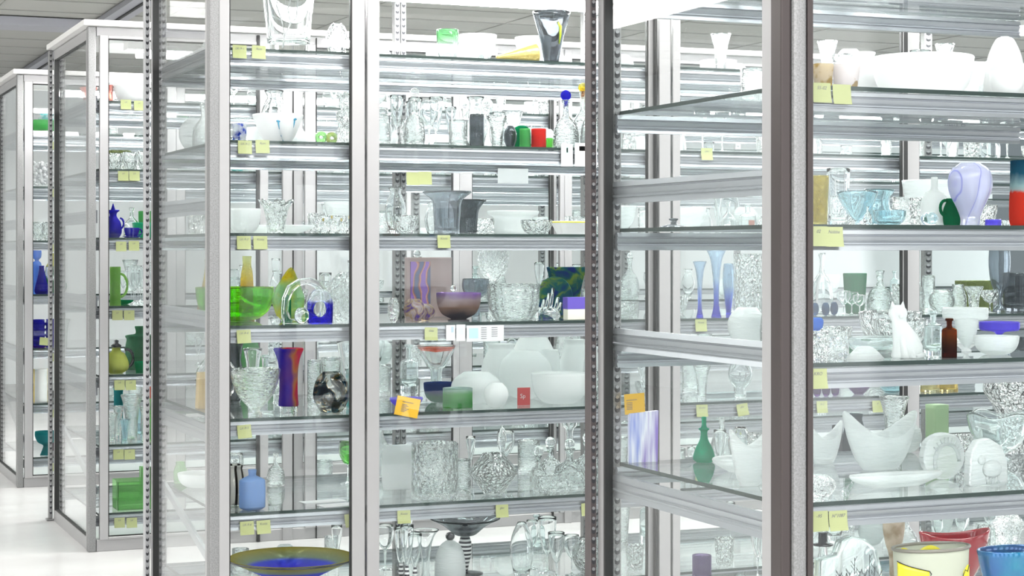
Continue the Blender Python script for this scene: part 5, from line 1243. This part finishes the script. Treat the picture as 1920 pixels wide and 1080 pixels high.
for px, py, sh, rot, wd in ((449, 97, 1, 1, ['LK-9-1']), (485, 98, 1, 2, ['Rum', 'undone']), (459, 276, 2, 1, ['LK-9-2', '']), (492, 275, 2, 0, ['Rum', 'undone']), (457, 455, 3, 0, ['LK-9-3']), (488, 455, 3, 0, ['Kosta']),
                        (457, 631, 4, -2, ['LK-9-4']), (458, 809, 5, -4, ['LK-9-5']), (463, 990, 6, -1, ['LK-9-6']), (494, 988, 6, -2, ['Kosta']), (659, 975, 6, -6, None),
                        (832, 453, 3, 0, ['Kosta']), (808, 626, 4, 2, ['Glas']), (757, 969, 6, 0, ['Kosta']), (941, 958, 6, 0, ['glas']), (1101, 955, 6, 0, ['Boda']),
                        (774, 335, 2, 0, None), (797, 334, 2, 0, None),
                        (1325, 289, 2, 0, ['glas']), (1314, 610, 4, 0, ['Kosta']), (1316, 770, 5, 0, ['Kosta']), (1392, 768, 5, -8, ['glas']), (1541, 763, 5, 0, ['Ib-2']), (1645, 762, 5, 0, ['4'])):
    note('A', px, py, sh, rot=rot, words_=wd)
for px, py, sh, rot, wd in ((1540, 174, 2, 0, ['55-02']), (1578, 177, 2, 0, ['']), (1534, 443, 3, 0, ['02']), (1563, 444, 3, 0, ['Nöbbe']), (1533, 710, 4, 0, ['KRO']), (1535, 977, 5, 0, ['-95']), (1571, 976, 5, 0, ['N°1087', '(3mx)'])):
    note('B', px, py, sh, rot=rot, words_=wd)
for sh, pp in ((1, ((236, 196), (261, 198))), (2, ((231, 330), (252, 330))), (3, ((227, 462), (251, 461))), (4, ((220, 591), (242, 591))), (5, ((224, 722), (245, 722))), (6, ((222, 852), (243, 852))), (7, ((224, 980), (247, 980)))):
    for px, py in pp: note('C', px, py, sh, words_=['LK'])
for sh, py in ((1, 273), (2, 362), (3, 465), (5, 670), (6, 775), (7, 876)): note('D', 103, py, sh)
note('D', 82, 640, 4, rot=6)

def card(row, px, py, w_, h_, name, label, mt=paper, rot=0.0, dy=0.0, pics=(), lines_=(), cat='card'):
    Y = ROW[row] + dy
    X, t = atY(px, Y); Z = zat(py, t); m = t / F
    w_, h_ = w_ * m, h_ * m
    o = ob(name, BX((-w_ / 2, w_ / 2, 0, .0008, -h_ / 2, h_ / 2)), mt, None, (X, Y, Z)); o.rotation_euler[1] = R(rot)
    tag(o, label, cat)
    for (a, b, c_, d, col) in pics:
        sub(o, 'printed_picture', BX((-w_ / 2 + a * m, -w_ / 2 + b * m, -.0006, 0, h_ / 2 - d * m, h_ / 2 - c_ * m)), pbr('print_%s_%d_%d' % (name, int(px), int(a)), col, .7), smooth=False)
    if lines_:
        bm = bmesh.new()
        for (a, b, c_) in lines_: box(bm, -w_ / 2 + a * m, -w_ / 2 + b * m, -.0005, 0, h_ / 2 - (c_ + 1.1) * m, h_ / 2 - c_ * m)
        sub(o, 'printed_text_lines', bm, ink, smooth=False)
    return o
card('A', 1063, 291, 24, 42, 'picture_card', 'white card with a small green bottle picture', dy=.040, pics=((7, 18, 5, 17, (.45, .62, .60)), (11, 14, 7, 16, (.10, .42, .30))))
card('A', 1090, 290, 27, 44, 'picture_card', 'white card with a small red bowl picture', dy=.039, pics=((8, 24, 4, 19, (.80, .74, .72)), (9, 22, 6, 15, (.60, .16, .12))))
card('A', 1112, 292, 16, 46, 'picture_card', 'white card with two blue vases, closest to the post', dy=.041, pics=((6, 9, 8, 17, (.2, .32, .45)), (10, 13, 8, 17, (.2, .32, .45))))
card('A', 845, 624, 18, 29, 'picture_card', 'white card tucked under the picture card stack', dy=.040, pics=((10, 15, 3, 14, (.35, .45, .52)),))
card('A', 864, 624, 18, 31, 'picture_card', 'white card showing a tiny grey vase picture', dy=.039, pics=((5, 14, 5, 18, (.55, .66, .68)),))
card('A', 910, 625, 75, 30, 'picture_card', 'wide white card with picture and printed lines', dy=.038, pics=((5, 23, 5, 24, (.42, .60, .66)),), lines_=[(29, 40, 4 + 4 * k) for k in range(6)] + [(50, 62, 4 + 4 * k) for k in range(5)])
o = card('A', 764, 763, 47, 36, 'orange_card', 'orange paper card stuck inside the door glass', mt=orange_m, rot=12, dy=.037, lines_=[(12, 34, 9)] + [(12, 12 + k, 14 + 2.6 * i) for i, k in enumerate((10, 13, 9, 15, 11, 8))])
o = card('B', 1190, 757, 42, 38, 'orange_card', 'orange paper card inside the corner cabinet side', mt=orange_m, rot=-3, dy=.86, lines_=[(4, 26, 11)] + [(4, 16, 16 + 3 * k) for k in range(5)])
card('A', 962, 330, 62, 28, 'paper_sheet', 'blank white sheet hanging behind the smoke vases', dy=.90, cat='paper')
for px, py, sz in ((1756, 23, .016), (1790, 233, .016)):
    X, t = atY(px, ROW['B'] + ROWW['B'] - .056)
    Z = zat(py, t)
    cab = [q for q in C.objects if q.name.startswith('glass_shelf')][0 if py < 100 else 1]
    text('stamped_code', '552012  ES', sz, cab, (X - ROWX0['B'], ROWW['B'] - .0563 - .0001, Z), mat=ink)

# =================================================================== crystal filling the shelves behind
def proto(kind):
    """One mesh per kind, base radius about .04 and real height; copies share it."""
    m_ = {'tumbler': (.036, .095, 'tumbler', cut), 'wine_glass': (.032, .16, 'goblet', clear), 'decanter': (.05, .21, 'decanter', ripple), 'bowl': (.075, .075, 'bowl', rough_x),
          'vase': (.045, .19, 'flare', ripple), 'jar': (.045, .15, 'jar', clear), 'footed_bowl': (.065, .12, 'footed', frost2), 'flute_glass': (.026, .19, 'flute', clear),
          'bottle': (.035, .19, 'bottle', M_aqua), 'beaker': (.04, .12, 'straight', ripple), 'globe_vase': (.055, .11, 'ball', frost2), 'carafe': (.045, .2, 'amphora', clear), 'opal_bowl': (.08, .08, 'hemi', opal)}
    return m_[kind]
PM = {}
NOUN = {'tumbler': 'cut crystal tumbler', 'wine_glass': 'clear stemmed wine glass', 'decanter': 'stoppered ribbed decanter', 'bowl': 'rough crystal bowl', 'vase': 'flared clear vase', 'jar': 'clear rounded jar',
        'footed_bowl': 'frosted footed bowl', 'flute_glass': 'slim clear flute glass', 'bottle': 'pale aqua bottle', 'beaker': 'straight clear beaker', 'globe_vase': 'frosted globe vase', 'carafe': 'clear pinched carafe', 'opal_bowl': 'white opal bowl'}
FILL = []
def fill_one(kind, row, sh, X, d, s):
    r, h, p, mt = proto(kind)
    r *= s
    if h * s > .225: s = .225 / h; r = proto(kind)[0] * s
    Y = ROW[row] + d
    if d - r < .07 or d + r > ROWW[row] - .065 or X - r < ROWX0[row] + .05: return False
    if any((X - a) ** 2 + (Y - b) ** 2 < (r + c_ + .003) ** 2 for a, b, c_ in OCC.get((row, sh), [])): return False
    a0, a1, b0, b1, tt = span(X, Y, r, SH[sh], SH[sh] + h * s)
    for p0, p1, q0, q1, t2 in SEEN:
        if tt < t2 and min(a1, p1) - max(a0, p0) > .22 * (p1 - p0) and min(b1, q1) - max(b0, q0) > .25 * (q1 - q0): return False
    if kind not in PM:
        rr = proto(kind)[0]
        bm = lathe(bmesh.new(), shell(prof(p, rr, h), .0028, .007, 3), 24, flute=8 if kind in ('vase', 'beaker', 'decanter') else (12 if kind == 'tumbler' else 0), amp=.03)
        o = ob(kind, bm, mt, None, (0, 0, 0), True)
        if kind == 'decanter': stopper(o, h * .985, .014, clear)
        PM[kind] = o; first = True
    else:
        src = PM[kind]; o = src.copy(); C.objects.link(o)
        for ch in src.children:
            c2 = ch.copy(); C.objects.link(c2); c2.parent = o
    o.location = (X, Y, SH[sh] + .0004); o.scale = (s, s, s); o.rotation_euler[2] = random.uniform(0, 6.28)
    occupy(row, sh, X, Y, r); FILL.append((row, sh, X, kind, o)); return True
random.seed(78)
tall = ['wine_glass', 'decanter', 'vase', 'flute_glass', 'bottle', 'carafe', 'jar', 'beaker']
low = ['tumbler', 'bowl', 'footed_bowl', 'globe_vase', 'beaker', 'bowl']
def fill_shelf(row, sh, xa, xb, n, ds, kinds):
    got = tries = 0
    while got < n and tries < n * 45:
        tries += 1
        X = random.uniform(xa, xb); d = random.choice(ds) + random.uniform(-.03, .03)
        kd = random.choice(kinds)
        got += fill_one(kd, row, sh, X, d, random.uniform(.68, 1.1))
for sh in range(1, 8):
    kk = {1: ['opal_bowl', 'footed_bowl', 'vase', 'globe_vase', 'jar'], 2: tall + ['globe_vase', 'tumbler'], 3: low + ['vase', 'carafe'], 4: tall + low, 5: low + tall, 6: tall + low, 7: low + tall}[sh]
    fill_shelf('B', sh, 2.32, 3.0, 6 if sh < 6 else 3, (.55, .7, .78), kk)
    fill_shelf('A', sh, 1.45, 2.6, {1: 5, 2: 14, 3: 8, 4: 7, 5: 5, 6: 8, 7: 7}[sh], (.5, .65, .78), kk)
    if sh == 2: fill_shelf('A', sh, 1.9, 2.3, 12, (.2, .35), ['wine_glass', 'tumbler', 'flute_glass', 'beaker', 'jar'])
    fill_shelf('A', sh, 2.6, 4.7, 18 if sh not in (4, 5) else 12, (.3, .45, .65), kk)
    if sh in (2, 7): fill_shelf('A', sh, 2.6, 4.7, 10, (.13,), ['tumbler', 'wine_glass', 'bowl'])
    fill_shelf('C', sh, 1.9, 4.3, 26, (.12, .3, .6), kk + ['tumbler', 'wine_glass'])
    fill_shelf('C', sh, 4.3, 5.9, 7, (.13, .4), kk)
    fill_shelf('D', sh, 1.6, 4.2, 8, (.15, .4), kk)
ORD = 'first second third fourth fifth sixth seventh eighth ninth tenth eleventh twelfth thirteenth fourteenth fifteenth sixteenth seventeenth eighteenth nineteenth twentieth twenty-first twenty-second'.split()
cnt = {}
for row, sh, X, kind, o in sorted(FILL, key=lambda q: (q[0], q[1], q[2])):
    k = cnt[(row, sh, kind)] = cnt.get((row, sh, kind), 0) + 1
    tag(o, f'{NOUN[kind]}, {ORD[k - 1]} of its kind from the end post, {SHN[sh]}, {SN[row]}', kind.replace('_', ' ').replace('flute glass', 'wine glass').replace('opal bowl', 'bowl').replace('footed bowl', 'bowl').replace('globe vase', 'vase'),
        f'{NOUN[kind]}s on the shelves')
